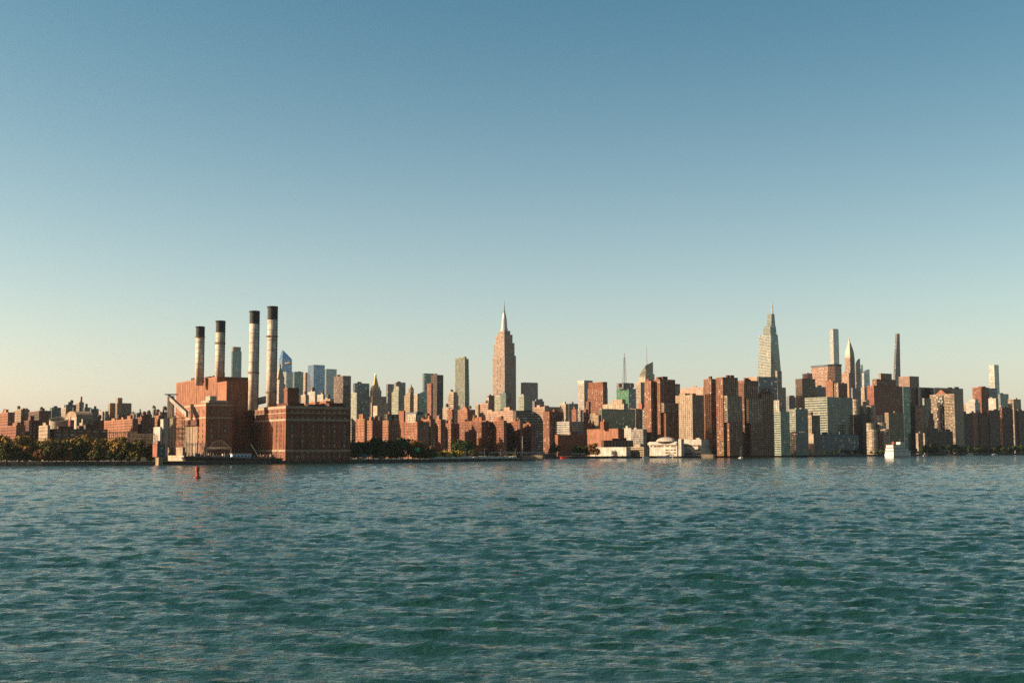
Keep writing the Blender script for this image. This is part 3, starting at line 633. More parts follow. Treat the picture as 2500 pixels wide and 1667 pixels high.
 (P_, 'large blank sunlit brick pavilion with a joint down its wall', 1433, 1509, 1524, 1047, 1960, 'brick_orange', 'blank', 'dark', dict(tiers=[(1465, 1474, 1486, 1030, 20, 'brick', 'blank')], roof=2)),
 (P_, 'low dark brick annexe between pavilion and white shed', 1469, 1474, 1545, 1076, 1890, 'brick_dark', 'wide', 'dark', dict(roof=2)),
 (A_, 'white block behind the low dark annexe', 1521, 1541, 1546, 1046, 2040, 'white', 'coarse', 'dark', dict(roof=1)),
 (A_, 'grey brown concrete grid block at the foot of the river towers', 1541, 1570, 1579, 1049, 1920, 'concrete', 'grid', 'dark', dict(roof=1)),
 ('boat_shed', 'long blank white shed standing on the quay', 1438, 1529, 1540, 1092.5, 1815, 'white', 'blank', 'dark', dict(roof=0)),
 ('parking_garage', 'open striped parking garage next to the white shed', 1534, 1572, 1585, 1092, 1810, 'beige', 'band', 'black', dict(roof=1, fh=3.3, sf=.5, t=.8)),
 # ---- brick river towers with the beige slab between
 (R_, 'beige windowed slab tower standing between the brick river towers', 1644, 1690, 1723, 965, 2020, 'beige', 'coarse', 'dark', dict(roof=2, pf=.6, sf=.5)),
 (A_, 'pale peach slab behind the beige windowed slab', 1661, 1717, 1720, 946, 2600, 'pink', 'blank', 'dark', dict(roof=1)),
 (A_, 'grey box tower peeking between brick and peach slabs', 1644, 1648, 1660, 938, 2450, 'grey', 'punch', 'dark', dict(roof=0)),
 # ---- towards the glass towers up-river
 (T_, 'peach sunlit slab beside the dark teal box', 1819, 1850, 1853, 920, 2780, 'pink', 'blank', 'dark', dict(roof=0)),
 (T_, 'dark teal box tower under the tapered glass skyscraper', 1848, 1852, 1897, 920, 2720, 'teal_panel', 'curtain', 'navy', dict(roof=0)),
 (T_, 'stone setback tower below the tapered glass skyscraper', 1893, 1898, 1918, 946, 3500, 'concrete', 'pier', 'dark', dict(tiers=[(1893, 1897, 1908, 906, 2)], roof=0)),
 (T_, 'small grey ribbed tower before the black slab', 1920, 1926, 1942, 970, 3000, 'grey', 'pier', 'dark', dict(tiers=[(1922, 1927, 1939, 966, 3)], roof=0)),
 (T_, 'black glass slab with a bronze banded flank', 1942, 1958, 1990, 925, 2800, 'bronze', 'band', 'black', dict(roof=0)),
 (T_, 'flat grey block between black slab and orange block', 1985, 1990, 2017, 945, 2900, 'grey', 'grid', 'grey', dict(roof=1)),
 (T_, 'orange brick block under the wide capped tower', 2016, 2033, 2041, 931, 2720, 'brick_orange', 'punch', 'brown', dict(roof=1)),
 (T_, 'brown ribbed block in front of the sunburst spire', 2038, 2046, 2067, 936, 2680, 'tan', 'pier', 'dark', dict(roof=1, bay=7, pf=.4, t=1.5)),
 (R_, 'cream banded glass tower with pink crown by the river towers', 1888, 1905, 1927, 1006, 1990, 'pale_green', 'band', 'teal', dict(tiers=[(1889.5, 1902, 1906, 978, 1, 'white', 'coarse')], roof=0)),
 (R_, 'grey banded twin glass tower in shade', 1926, 1942, 1972, 1000, 2050, 'green_grey', 'band', 'navy', dict(roof=2)),
 (A_, 'narrow cream block beside the shaded twin glass tower', 1966, 1981, 2001, 1015, 2100, 'cream', 'pier', 'dark', dict(tiers=[(1963, 1980, 1984, 1007, 8, 'brown', 'coarse')], roof=0)),
 (L_, 'cream entrance block at the river drive', 1973, 1986, 1988, 1060, 2080, 'cream', 'blank', 'dark', dict(roof=0)),
 (P_, 'wide pale green banded hospital with a teal glass side', 1965, 2019, 2081, 970, 2350, 'pale_green', 'band', 'navy', dict(roof=0, sf=.5, fh=4.6)),
 (P_, 'long low dark teal glass building on the drive', 1981, 1988, 2096, 1061, 2180, 'teal_panel', 'curtain', 'navy', dict(roof=2)),
 (T_, 'grey box tower behind the teal glass hospital side', 2078, 2081, 2102, 948, 2950, 'grey', 'grid', 'dark', dict(roof=0)),
 (T_, 'thin cream stepped tower by the red mottled block', 2102, 2110, 2115, 946, 2850, 'cream', 'coarse', 'dark', dict(roof=0)),
 (R_, 'big red mottled brick block with yellow penthouse', 2117, 2133, 2205, 942, 2600, 'rust_red', 'punch', 'olive', dict(tiers=[(2130, 2140, 2186, 926, 5, 'brick', 'grid'), (2145, 2150, 2177, 912, 8, 'tan', 'blank')], roof=0, pf=.45, sf=.45)),
 (R_, 'tan lower block in front of the red mottled block', 2160, 2169, 2206, 1008, 2520, 'tan', 'punch', 'olive', dict(roof=1, pf=.4)),
 (T_, 'teal glass fin beside the red mottled block', 2203, 2205, 2221, 945, 2560, 'teal_panel', 'curtain', 'teal', dict(roof=0)),
 (T_, 'dark block behind the teal glass fin', 2217, 2221, 2236, 986, 2650, 'bronze', 'punch', 'dark', dict(roof=1)),
 (T_, 'rose topped dark tower below the thin stepped tower', 2194, 2220, 2243, 919, 2950, 'pink', 'grid', 'navy', dict(roof=0)),
 (T_, 'flat black tower between rose topped tower and wide black tower', 2240, 2243, 2273, 946, 2950, 'slate', 'curtain', 'black', dict(roof=0)),
 (T_, 'wide black tower behind the gabled banded tower', 2272, 2282, 2351, 947, 2950, 'slate', 'curtain', 'black', dict(roof=2)),
 (R_, 'cream tower with one red stripe near the gabled banded tower', 2234, 2253, 2257, 990, 2640, 'cream', 'pier', 'brown', dict(roof=0)),
 (L_, 'cream low block at the foot of the red striped tower', 2236, 2257, 2261, 1058, 2560, 'cream', 'coarse', 'dark', dict(roof=1)),
 (A_, 'plain green grey slab between striped and gabled towers', 2252, 2256, 2272, 973, 2800, 'green_grey', 'punch', 'dark', dict(roof=0)),
 (A_, 'stepped dark spire shaped block in shade before the gabled tower', 2262, 2267, 2290, 1046, 2620, 'bronze', 'punch', 'dark', dict(tiers=[(2267, 2270, 2281, 1026, 2), (2270, 2272, 2278, 1009, 3)], roof=0)),  # dark pointed outline, modelled as stepped solid tiers
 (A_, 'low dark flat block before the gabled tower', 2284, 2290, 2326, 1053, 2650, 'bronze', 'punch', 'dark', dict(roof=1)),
 (A_, 'pink block behind the white glass ended building', 2348, 2358, 2362, 988, 3050, 'pink', 'punch', 'dark', dict(roof=0)),
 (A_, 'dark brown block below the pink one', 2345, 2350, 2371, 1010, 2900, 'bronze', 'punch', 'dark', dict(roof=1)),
 (T_, 'white building with rounded glass end over dark brick towers', 2358, 2380, 2392, 983, 3020, 'white', 'band', 'pale', dict(tiers=[(2365, 2381, 2388, 975, 3)], roof=0)),
 (T_, 'cream and red brick tower near the pale green slab', 2374, 2395, 2413, 946, 3200, 'brick', 'punch', 'dark', dict(roof=2)),
 (T_, 'dark grey tower beside the cream and red brick tower', 2408, 2412, 2434, 948, 3250, 'slate', 'curtain', 'navy', dict(roof=0)),
 (T_, 'tall pale green slab tower at the up-river end', 2414, 2427, 2438, 891, 4200, 'pale_green', 'curtain', 'pale', dict(roof=0)),
 (A_, 'blank white block over the dark brick towers', 2413, 2431, 2437, 973, 3150, 'white', 'blank', 'dark', dict(roof=1)),
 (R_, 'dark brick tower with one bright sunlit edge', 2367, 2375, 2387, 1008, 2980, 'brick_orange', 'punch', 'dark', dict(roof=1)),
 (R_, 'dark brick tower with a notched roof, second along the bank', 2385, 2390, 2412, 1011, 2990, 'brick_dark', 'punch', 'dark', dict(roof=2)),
 (R_, 'dark brown tower with pinkish top storey at the bank', 2410, 2415, 2441, 1002, 3010, 'brown', 'punch', 'dark', dict(roof=2)),
 # ---- beyond the print's edges the bank simply goes on
 (A_, 'tan block with a tank, last but one down-river', 34, 52, 72, 1001, 1560, 'tan', 'punch', 'dark', dict(tk=1)),
 (A_, 'brick block at the very down-river end', -6, 20, 36, 1008, 1480, 'brick_orange', 'punch', 'dark', dict(tk=1)),
 (A_, 'dark brick block between tan block and cream porch', 60, 72, 98, 1028, 1300, 'brick_dark', 'punch', 'dark', dict(roof=2)),
 (A_, 'low brick block behind the down-river trees', 4, 40, 62, 1040, 1250, 'brick', 'punch', 'dark', dict(roof=2)),
 (R_, 'dark brick tower past the pink topped brown tower', 2440, 2446, 2472, 996, 3060, 'brick_dark', 'punch', 'dark', dict(roof=1)),
 (T_, 'teal glass tower past the dark grey one', 2436, 2442, 2462, 962, 3300, 'tower_teal', 'curtain', 'teal', dict(roof=1)),
 (R_, 'cream banded tower at the very up-river end', 2461, 2474, 2492, 975, 3150, 'cream', 'band', 'dark', dict(roof=1)),
 (R_, 'brown block at the very up-river end', 2478, 2486, 2515, 1003, 3080, 'brown', 'punch', 'dark', dict(roof=1)),
]
for name, label, xl, xc, xr, y, d, wall, style, glass, kw in ROWS:
    B(name, label, xl, xc, xr, y, d, wall, style, glass, **kw)
# anonymous rooftops that fill the lower city between the named blocks
FILL = [('brick', 'tenement', 'red brick tenement'), ('cream', 'tenement', 'cream tenement'), ('concrete', 'loft_building', 'grey brown loft building'), ('bronze', 'loft_building', 'dark loft building'), ('tan', 'tenement', 'tan brick tenement'), ('brown', 'tenement', 'brown stone tenement')]
r5 = random.Random(21)
ZONES = [(425, 1012, 1900, 'behind the housing over the autumn trees'), (840, None, 0, ''), (1165, 1030, 1700, 'behind the riverside brick housing'), (1330, 1000, 2500, 'below the spired stone skyscraper'), (1440, 1000, 2500, 'behind the white clinic'),
         (1660, 1004, 2500, 'behind the glass hospital'), (1900, 985, 2600, 'behind the brick river towers'), (2100, 985, 3150, 'behind the pale green banded hospital'), (2250, 985, 3150, 'behind the red mottled block'), (2600, 1000, 3350, 'behind the gabled banded tower')]
x = -20
while x < 2530:
    w = r5.uniform(15, 30); f = r5.random()
    _, lo, dd, where = next(q for q in ZONES if x < q[0])
    if lo:
        k = r5.choices((0, 1, 2, 3, 4, 5), (2, 4, 3, 2, 3, 2))[0]; wall, nm, lb = FILL[k]; tk = r5.choice((0, 0, 1))
        lb2 = lb + (' with a roof tank ' if tk else ' without roof tank ') + where
        B(nm, lb2, x, x + w * f * .7 + 3, x + w, lo + r5.uniform(-5, 14), dd + r5.uniform(-60, 120), wall, r5.choice(('punch', 'coarse', 'grid', 'band', 'pier')), 'dark', roof=r5.choice((1, 2, 3)), tk=tk, group=lb + 's ' + where)
    x += w * r5.uniform(.75, 1.2)
# ------------------------------------------------------------------ buildings with shapes of their own
def tower(name, label, xl, xc, xr, y, d, ang=G, cat='tower'):
    """empty root at the corner of a px-sized box; returns the local frame for hand-built parts"""
    C, ws, wn, z = solve(xl, xc, xr, y, d, ang); root = thing(name, label, cat, (C.x, C.y, GZ), ang)
    info = (root, C, ws, wn, GZ, z - GZ); ROOTS[label] = info; return info
def zof(x, y, d): return at(x, y, d).z - GZ
# Art-deco skyscraper with mast
lb = 'tallest stone skyscraper with setbacks and a long needle mast'
B('skyscraper', lb, 1203.6, 1232.1, 1259.4, 868, 3590, 'limestone', 'pier', 'grey', tiers=[(1206, 1231.6, 1255.8, 837, 3), (1211, 1231.3, 1251, 817, 7), (1217, 1231.2, 1245.5, 808, 11)], roof=0, fh=3.9, bay=3.6, pf=.55, sf=.35)
info = ROOTS[lb]; root, C, ws, wn, zb, zt = info
for u in (.36, .62): mb = MB(); mb.box(-.9, -.72, ws * u - 1.6, ws * u + 1.6, 60, zof(1230, 872, 3590)); mb.build('groove', gm('dark'), root)
mb = MB(); cx, cy = wn * .5, ws * .5
z = lambda y: zof(1231, y, 3612)
mb.lathe(cx, cy, [(11, zt), (11, z(804)), (9, z(800)), (8.2, z(790)), (7.2, z(779)), (5.5, z(770)), (4, z(763))], 12); mb.build('mast_base', surf('mast_metal', (.34, .30, .26), rough=.5, metallic=.1, var=.1), root)
mb = MB(); mb.lathe(cx, cy, [(2.6, z(763)), (2.2, z(756)), (1.5, z(755)), (1.2, z(745)), (.8, z(744)), (.5, z(733))], 8); mb.build('antenna', wm('grey'), root)
# tapered glass skyscraper with spire
lb = 'tapered glass skyscraper with stacked slanting crowns and white spire'
info = tower('skyscraper', lb, 1851, 1882, 1907, 920, 3650); root, C, ws, wn, zb, zt = info
def ringpx(xl, xc, xr, y, d, ys=None):
    C2, w2, n2, z2 = solve(xl, xc, xr, y, d); o = loc_of(info, C2); q = rect((o.x, o.y), w2, n2, z2 - GZ)
    return q
r0 = ringpx(1850, 1882, 1908, 922, 3650); g0 = [(p[0], p[1], 0) for p in r0]
poly_tower(root, [g0, r0, ringpx(1853.5, 1882, 1898.5, 816, 3652)], 4.6, .36, 'white', 'teal')
poly_tower(root, [[(p[0], p[1], zof(1880, 816, 3652)) for p in ringpx(1863, 1881, 1896, 816, 3658)], ringpx(1864, 1880.5, 1894, 796, 3658)], 4.6, .3, 'concrete', 'teal')
poly_tower(root, [[(p[0], p[1], zof(1880, 796, 3658)) for p in ringpx(1872, 1883, 1893, 796, 3664)], ringpx(1873.5, 1883.5, 1890.5, 766, 3664)], 4.6, .28, 'concrete', 'teal')
q = loc_of(info, at(1886, 766, 3672)); mb = MB(); mb.lathe(q.x, q.y, [(2.6, q.z - 4), (1.8, q.z + 16), (.5, zof(1886, 737, 3672))], 8); mb.build('spire', wm('white'), root)
# stainless sunburst spire
lb = 'slim stone tower with silver sunburst crown and needle spire'
B('skyscraper', lb, 2060, 2075, 2087, 905, 3580, 'limestone', 'pier', 'grey', tiers=[(2063, 2075, 2086, 873, 3)], roof=0)
info = ROOTS[lb]; root, C, ws, wn, zb, zt = info; C2, w2, n2, z2 = solve(2063, 2075, 2086, 873, 3583); o = loc_of(info, C2); HW = min(w2, n2) / 2 + .6
c2 = Vector((o.x + n2 / 2, o.y + w2 / 2, 0)); mb = MB(); rings = []
for yy, f in ((873.5, 1), (866, .98), (859, .88), (851, .68), (843, .44), (836, .22), (829, .1), (820, .03)):
    zz = zof(2073, yy, 3600); rings.append([(c2.x + sx * n2 / 2 * f, c2.y + sy * w2 / 2 * f, zz) for sx, sy in ((-1, -1), (1, -1), (1, 1), (-1, 1))])
mb.loft(rings); cr = mb.build('crown', surf('crown_steel', (.24, .195, .15), rough=.5, metallic=.15, var=.2), root)
mb = MB()
for yy, f in ((868, .99), (860, .9), (852, .71)):                # triangular sunburst windows
    zz = zof(2073, yy, 3600)
    for k in range(3):
        u = (k - 1) * .55 * f
        for P in (lambda a, b, z: (c2.x + (u + a) * n2 / 2, c2.y - (f + .03 - b) * w2 / 2, z), lambda a, b, z: (c2.x - (f + .03 - b) * n2 / 2, c2.y + (u - a) * w2 / 2, z)):
            i = len(mb.v); mb.v += [P(-.14, 0, zz - 5), P(.14, 0, zz - 5), P(0, .16, zz + 4)]; mb.f.append((i, i + 1, i + 2)); mb.m.append(0)
mb.build('sunburst_window', gm('dark'), cr, 'stuff')
B(T_, 'pink stone base building hugging the sunburst spire', 2055, 2072, 2078, 911, 3540, 'pink', 'punch', 'dark', roof=1)
# wide slab with overhanging cap
lb = 'wide peach concrete slab tower with a dark overhanging roof cap'
B('skyscraper', lb, 1980, 2038, 2054, 893, 3700, 'pink', 'band', 'brown', tiers=[(1979, 2038, 2055, 889, -2, 'slate', 'blank')], roof=0, fh=4.6, sf=.55)
B(T_, 'peach shoulder block beside the wide capped slab', 1959, 1979, 1983, 912, 3680, 'pink', 'band', 'brown', roof=1)
B('skyscraper', 'very slender pale glass tower behind the wide capped slab', 2025, 2034, 2047, 805, 5200, 'steel', 'curtain', 'pale', roof=0, tiers=[(2026, 2034, 2046, 803, 2)])
# slender stepped tower
lb = 'very slender tower feathering back to a thin dark top'
info = tower('skyscraper', lb, 2181, 2187, 2198, 925, 5200); root, C, ws, wn, zb, zt = info
rs = []
for xl, yy in ((2181, 925), (2182.3, 885), (2182.6, 884), (2184, 855), (2184.4, 854), (2186, 814)): rs.append(ringpx(xl, xl + 4.6, 2198.5 - (925 - yy) * .018, yy, 5200))
poly_tower(root, [[(p[0], p[1], 0) for p in rs[0]]] + rs, 5, .3, 'slate', 'grey')
# black curved tower, pale slanting tower, curved glass tower
for lb, xl, xc, xr, y0, pk, d, wall, gl in (('black glass tower with a leaning curved top behind the sunburst spire', 2088, 2090, 2100, 889, 875, 4500, 'dark', 'black'), ('pale glass tower with slanted shoulder behind the sunburst spire', 2095, 2099, 2107, 907, 890, 4600, 'steel', 'pale'), ('blue grey glass tower with a curved sloping roof', 2104, 2109, 2123, 911, 901, 4300, 'steel', 'pale')):
    info = tower('glass_tower', lb, xl, xc, xr, y0, d); root, C, ws, wn, zb, zt = info; zp = zof(xc, pk, d)
    n = 8; rings = [[(0, 0, 0), (wn, 0, 0), (wn, ws, 0), (0, ws, 0)], [(0, 0, zt), (wn, 0, zt), (wn, ws, zt), (0, ws, zt)]]
    poly_tower(root, rings, 4.5, .15, wall, gl, .2)
    mb = MB(); top = []
    for k in range(n + 1):
        t = k / n; h = zt + (zp - zt) * math.sin(t * math.pi / 2) + .2; top.append((wn * t, h))
    for (xa, ha), (xb, hb) in zip(top[:-1], top[1:]): mb.loft([[(xa, 0, zt), (xb, 0, zt), (xb, ws, zt), (xa, ws, zt)], [(xa, 0, ha), (xb, 0, hb), (xb, ws, hb), (xa, ws, ha)]])
    mb.build('sloping_crown', gm(gl), root)
# slant-topped blue tower with observation ledge
lb = 'blue glass tower with steep slanted top and a jutting sky deck'
info = tower('skyscraper', lb, 679, 688, 713, 905, 4900); root, C, ws, wn, zb, zt = info
za, zc = zof(688, 854, 4900), zof(713, 876, 4900)
poly_tower(root, [[(0, 0, 0), (wn, 0, 0), (wn, ws, 0), (0, ws, 0)], [(2, 2, zc), (wn, 2, zc), (wn, ws - 2, zc), (2, ws - 2, zc)]], 5, .16, 'blue_panel', 'blue', .25)
mb = MB(); mb.loft([[(2, 2, zc), (wn, 2, zc), (wn, ws - 2, zc), (2, ws - 2, zc)], [(6, 5, za), (wn - .5, 3, zc + 1), (wn - .5, ws - 3, zc + 1), (6, ws * .4, za)]]); mb.build('slanted_crown', gm('blue'), root)
zd = zof(700, 886, 4900); mb = MB(); mb.loft([[(wn * .2, 0, zd - 4), (wn * .95, 0, zd - 4), (wn * .6, -22, zd)], [(wn * .2, 0, zd + 2), (wn * .95, 0, zd + 2), (wn * .6, -22, zd + 2)]]); mb.build('sky_deck', wm('white'), root)
# glass tower with a raking roof
lb = 'teal glass building with a raking roof line beside the brick slab'
info = tower('glass_building', lb, 1018, 1021, 1045, 962, 2750); root, C, ws, wn, zb, zt = info; z1 = zof(1044, 951, 2750)
mb = MB(); mb.loft([rect((0, 0), ws, wn, 0), [(0, 0, zt), (wn, 0, z1), (wn, ws, z1), (0, ws, zt)]]); mb.build('glazing', gm('teal'), root)
mb = MB(); k = 4.0
while k < zt: mb.box(-.1, wn, -.12, 0, k, k + .5); k += 4
mb.build('floor_line', wm('tower_teal'), root, 'stuff')
# gold pyramid
lb = 'cream setback building with a tall gold pyramid roof'
B('skyscraper', lb, 897, 908, 948, 984, 3000, 'cream', 'pier', 'dark', tiers=[(898, 909, 943, 968, 4), (904, 912, 931, 953, 9)], roof=0)
info = ROOTS[lb]; root, C, ws, wn, zb, zt = info; C2, w2, n2, z2 = solve(906, 912.5, 927, 953, 3012); o = loc_of(info, C2)
q = [(o.x, o.y, zt), (o.x + n2, o.y, zt), (o.x + n2, o.y + w2, zt), (o.x, o.y + w2, zt)]; cxx = o.x + n2 / 2; cyy = o.y + w2 / 2
gold = surf('gilded_tile', (.42, .25, .07), rough=.4, metallic=.3, var=.12)
mb = MB(); zp = zof(915.5, 921, 3012)
mb.loft([q, [(cxx + sx * 2.2, cyy + sy * 2.2, zp) for sx, sy in ((-1, -1), (1, -1), (1, 1), (-1, 1))]]); py = mb.build('pyramid_roof', gold, root)
mb = MB(); mb.lathe(cxx, cyy, [(2.6, zp), (2.6, zp + 4), (3, zp + 4.4), (.2, zof(915.5, 909, 3012))], 8); mb.build('lantern', gold, py)
for sx, sy in ((0, 0), (1, 0), (0, 1), (1, 1)): mb = MB(); x, yy = o.x + n2 * sx, o.y + w2 * sy; mb.lathe(x, yy, [(1.3, zt), (1.3, zt + 7), (.1, zt + 12)], 6); mb.build('pinnacle', wm('cream'), root)
B('low_tower', 'small blank cream block in front of the gold pyramid building', 911, 921, 924, 991, 2400, 'cream', 'blank', roof=0)
# white clock-tower like steeple
lb = 'slim white campanile with a steep pyramid top behind the tallest stack'
B('campanile', lb, 672, 681, 697, 938, 3100, 'white', 'punch', 'dark', tiers=[(674, 682, 694, 925, 3)], roof=0, cat='tower')
info = ROOTS[lb]; root, C, ws, wn, zb, zt = info; mb = MB(); c2 = loc_of(info, at(683.5, 925, 3112)); mb.loft([[(c2.x + sx * 9, c2.y + sy * 9, zt) for sx, sy in ((-1, -1), (1, -1), (1, 1), (-1, 1))], [(c2.x + sx * 2.5, c2.y + sy * 2.5, zof(683, 898, 3112)) for sx, sy in ((-1, -1), (1, -1), (1, 1), (-1, 1))]]); py = mb.build('pyramid_roof', wm('cream'), root)
mb = MB(); z = zof(683, 898, 3112); mb.lathe(c2.x, c2.y, [(2.6, z), (2.6, z + 5), (3, z + 5.3), (.3, z + 12)], 8); mb.build('lantern', wm('cream'), py)
# lantern-topped tower
lb = 'orange cream tower with colonnaded lantern on top'
B('clock_tower', lb, 988, 1001, 1010, 966, 2350, 'beige', 'pier', 'brown', tiers=[(993, 1002, 1009.5, 959, 3)], roof=0, cat='tower')
info = ROOTS[lb]; root, C, ws, wn, zb, zt = info; c2 = loc_of(info, at(1003.5, 959, 2360)); mb = MB(); z = lambda y: zof(1003, y, 2360)
mb.lathe(c2.x, c2.y, [(6.2, zt), (6.2, zt + 1.2), (4.2, zt + 1.3), (4.2, z(949)), (5, z(949)), (3.2, z(945)), (1.4, z(943)), (.3, z(937))], 10); mb.build('lantern', wm('tan'), root)
mb = MB(); 
for k in range(8): a = k * math.pi / 4; mb.bar((c2.x + 5 * math.cos(a), c2.y + 5 * math.sin(a), zt + 1.2), (c2.x + 5 * math.cos(a), c2.y + 5 * math.sin(a), z(949)), .4)
mb.build('column', wm('cream'), root, 'stuff')
# striped tower with rounded top
lb = 'tall pale striped tower with curved teal flank'
info = tower('skyscraper', lb, 1111, 1136, 1146, 876, 3300, R(48)); root, C, ws, wn, zb, zt = info
def rounded(x0, x1, y0, y1, r, z, n=4):
    o = []
    for cx, cy, a0 in ((x0 + r, y0 + r, 180), (x1 - r, y0 + r, 270), (x1 - r, y1 - r, 0), (x0 + r, y1 - r, 90)):
        for k in range(n + 1): a = R(a0 + 90 * k / n); o.append((cx + r * math.cos(a), cy + r * math.sin(a), z))
    return o
poly_tower(root, [rounded(0, wn * 1.25, 0, ws, 5, 0), rounded(0, wn * 1.2, 0, ws, 5, zof(1120, 965, 3300)), rounded(0, wn, 0, ws, 5, zt)], 3.8, .22, 'green_grey', 'teal', .2)
mb = MB()
for k in range(11): u = ws * (k + .5) / 11; mb.box(-.9, .2, u - 1.1, u + 1.1, 0, zt + (2 if k % 3 else 4))
for k in range(3): u = wn * (k + .6) / 4; mb.box(u - .8, u + .8, -.9, .2, 0, zt + 2)
mb.build('pier', wm('green_grey'), root, 'stuff')
mb = MB(); mb.box(wn * .2, wn * .8, ws * .2, ws * .75, zt, zof(1125, 870, 3300)); mb.build('crown', wm('green_grey'), root)
# tower with green netting and lattice mast
lb = 'emerald sided tower with signs on its crown and a lattice mast'
B('skyscraper', lb, 1505, 1535, 1553, 949, 4300, 'copper_green', 'curtain', 'green', tiers=[(1506, 1522, 1545, 935, 6, 'slate', 'wide', 'dark')], roof=0)
info = ROOTS[lb]; root, C, ws, wn, zb, zt = info; mb = MB(); mb.box(-.8, wn * .96, -.8, -.15, 0, zof(1535, 950, 4300)); mb.build('blue_flank', gm('navy'), root)
q = loc_of(info, at(1525, 935, 4330)); mb = MB(); top = zof(1525, 862, 4330); hb = 5.0; zl = zt
while zl < top - 18:
    w0 = hb * (1 - (zl - zt) / (top - zt) * .75); w1 = hb * (1 - (zl + 9 - zt) / (top - zt) * .75)
    cs = ((-1, -1), (1, -1), (1, 1), (-1, 1))
    for k in range(4):
        a, b = cs[k], cs[(k + 1) % 4]
        mb.bar((q.x + a[0] * w0, q.y + a[1] * w0, zl), (q.x + a[0] * w1, q.y + a[1] * w1, zl + 9), .6); mb.bar((q.x + a[0] * w0, q.y + a[1] * w0, zl), (q.x + b[0] * w1, q.y + b[1] * w1, zl + 9), .35)
    zl += 9
mb.lathe(q.x, q.y, [(1.2, zl - 2), (.9, top)], 6); mb.build('mast', wm('grey'), root)
for xx, rr, mt in ((1511, 6.5, 'rust_red'), (1540, 7.5, 'brown')):
    s0 = loc_of(info, at(xx, 941, 4302)); mb = MB(); mb.box(s0.x - rr, s0.x + rr, s0.y - 9, s0.y - 7, s0.z - rr, s0.z + rr * .9); mb.build('sign_board', wm(mt), root)
# faceted tower with slanting top and spire
lb = 'faceted pale green glass tower with slanted peak and white spire'
info = tower('skyscraper', lb, 1560, 1576, 1600, 930, 4200); root, C, ws, wn, zb, zt = info
z1, z2, z3 = zof(1576, 892, 4200), zof(1595, 882, 4200), zof(1560, 915, 4200); w1 = wn * .8
mb = MB(); mb.loft([[(0, 0, 0), (w1, 0, 0), (w1, ws, 0), (0, ws, 0)], [(1, 1, z1), (w1, 1, z2), (w1, ws, z3 + 4), (1, ws, z3)]]); mb.build('glazing', gm('olive'), root)
mb = MB(); mb.box(-.25, 0, 0, ws, 0, z3 - 6); k = 4.0
mb.build('pale_facet', wm('cream'), root)
mb = MB(); mb.box(w1, wn, 4, ws, 0, zof(1598, 912, 4200)); mb.build('low_shaft', gm('navy'), root)
mb = MB(); k = 4.2
while k < z3: mb.box(-.5, w1, -.25, 0, k, k + .7); mb.box(-.5, -.25, 0, ws, k, k + 1.6); k += 4.2
mb.build('floor_line', wm('pale_green'), root, 'stuff')
q = loc_of(info, at(1579, 892, 4225)); mb = MB(); mb.lathe(q.x, q.y, [(2.2, q.z - 12), (1.5, q.z + 20), (.4, zof(1579, 845, 4225))], 6); mb.build('spire', wm('white'), root)
# drum cut on the slant, vaulted hall
c = at(143.5, 1050, 1260); r = 22.5 * 1260 / FPX; root = thing('drum_building', 'round cream drum building with a slanted open top', 'building', (c.x, c.y, GZ)); mb = MB(); n = 36
zf, zk = zof(143, 1029, 1260 - r), zof(143, 1017, 1260 + r)
for rr_, s in ((r, 1), (r - .6, -1)):
    ring0 = [(rr_ * math.cos(2 * math.pi * j / n), rr_ * math.sin(2 * math.pi * j / n), 0 if s > 0 else 20) for j in range(n)]
    ring1 = [(x, y, (zf + zk) / 2 + (zk - zf) / 2 * (y / r)) for x, y, _ in ring0]
    if s < 0: ring0.reverse(); ring1.reverse()
    mb.loft([ring0, ring1], 0, cap=False, bottom=False)
i = len(mb.v)
for j in range(n):
    a = 2 * math.pi * j / n
    for rr_ in (r, r - .6): mb.v.append((rr_ * math.cos(a), rr_ * math.sin(a), (zf + zk) / 2 + (zk - zf) / 2 * (rr_ * math.sin(a) / r)))
for j in range(n): a, b = i + 2 * j, i + 2 * ((j + 1) % n); mb.f.append((a, b, b + 1, a + 1)); mb.m.append(0)
mb.build('drum', wm('cream'), root)
mb = MB(); mb.lathe(0, 0, [(r - .7, 21), (.1, 21.2)], 24); mb.build('inner_roof', wm('slate'), root)
for k in range(6):
    a = R(-150 + 24 * k); mb = MB(); mb.box(-.5, .5, -.12, .02, 0, 1.6); mb.build('window', gm('dark'), root, loc=(r * math.cos(a), r * math.sin(a), zf - 9), rz=a + R(90))
lb = 'cream vaulted hall with blue green glass side and white finial'
info = tower('vaulted_hall', lb, 161, 187, 228, 1017, 1330); root, C, ws, wn, zb, zt = info
mb = MB(); mb.box(0, wn, 0, ws, 0, zt); mb.build('wall', wm('cream'), root)
mb = MB(); n = 14
for k in range(n):
    a0, a1 = math.pi * k / n, math.pi * (k + 1) / n; P = lambda a: (ws / 2 - ws / 2 * math.cos(a), zt + math.sin(a) * 6.5)
    (ya, za), (yb, zb_) = P(a0), P(a1); mb.loft([[(-.3, ya, zt), (wn + .3, ya, zt), (wn + .3, yb, zt), (-.3, yb, zt)], [(-.3, ya, za + .01), (wn + .3, ya, za + .01), (wn + .3, yb, zb_ + .01), (-.3, yb, zb_ + .01)]])
mb.build('vault_roof', wm('tan'), root)
for k in range(9): u = wn * (k + .5) / 9; mb = MB(); mb.box(u - wn / 22, u + wn / 22, -.2, -.02, 4, zt - 1); mb.build('glass_bay', gm('teal'), root)
mb = MB(); mb.bar((2, ws * .5, zt + 6), (2, ws * .5, zt + 11), .5); mb.build('finial', wm('white'), root)
info = ROOTS['stepped brown block carrying a thin red chimney']; root, C, ws, wn, zb, zt = info
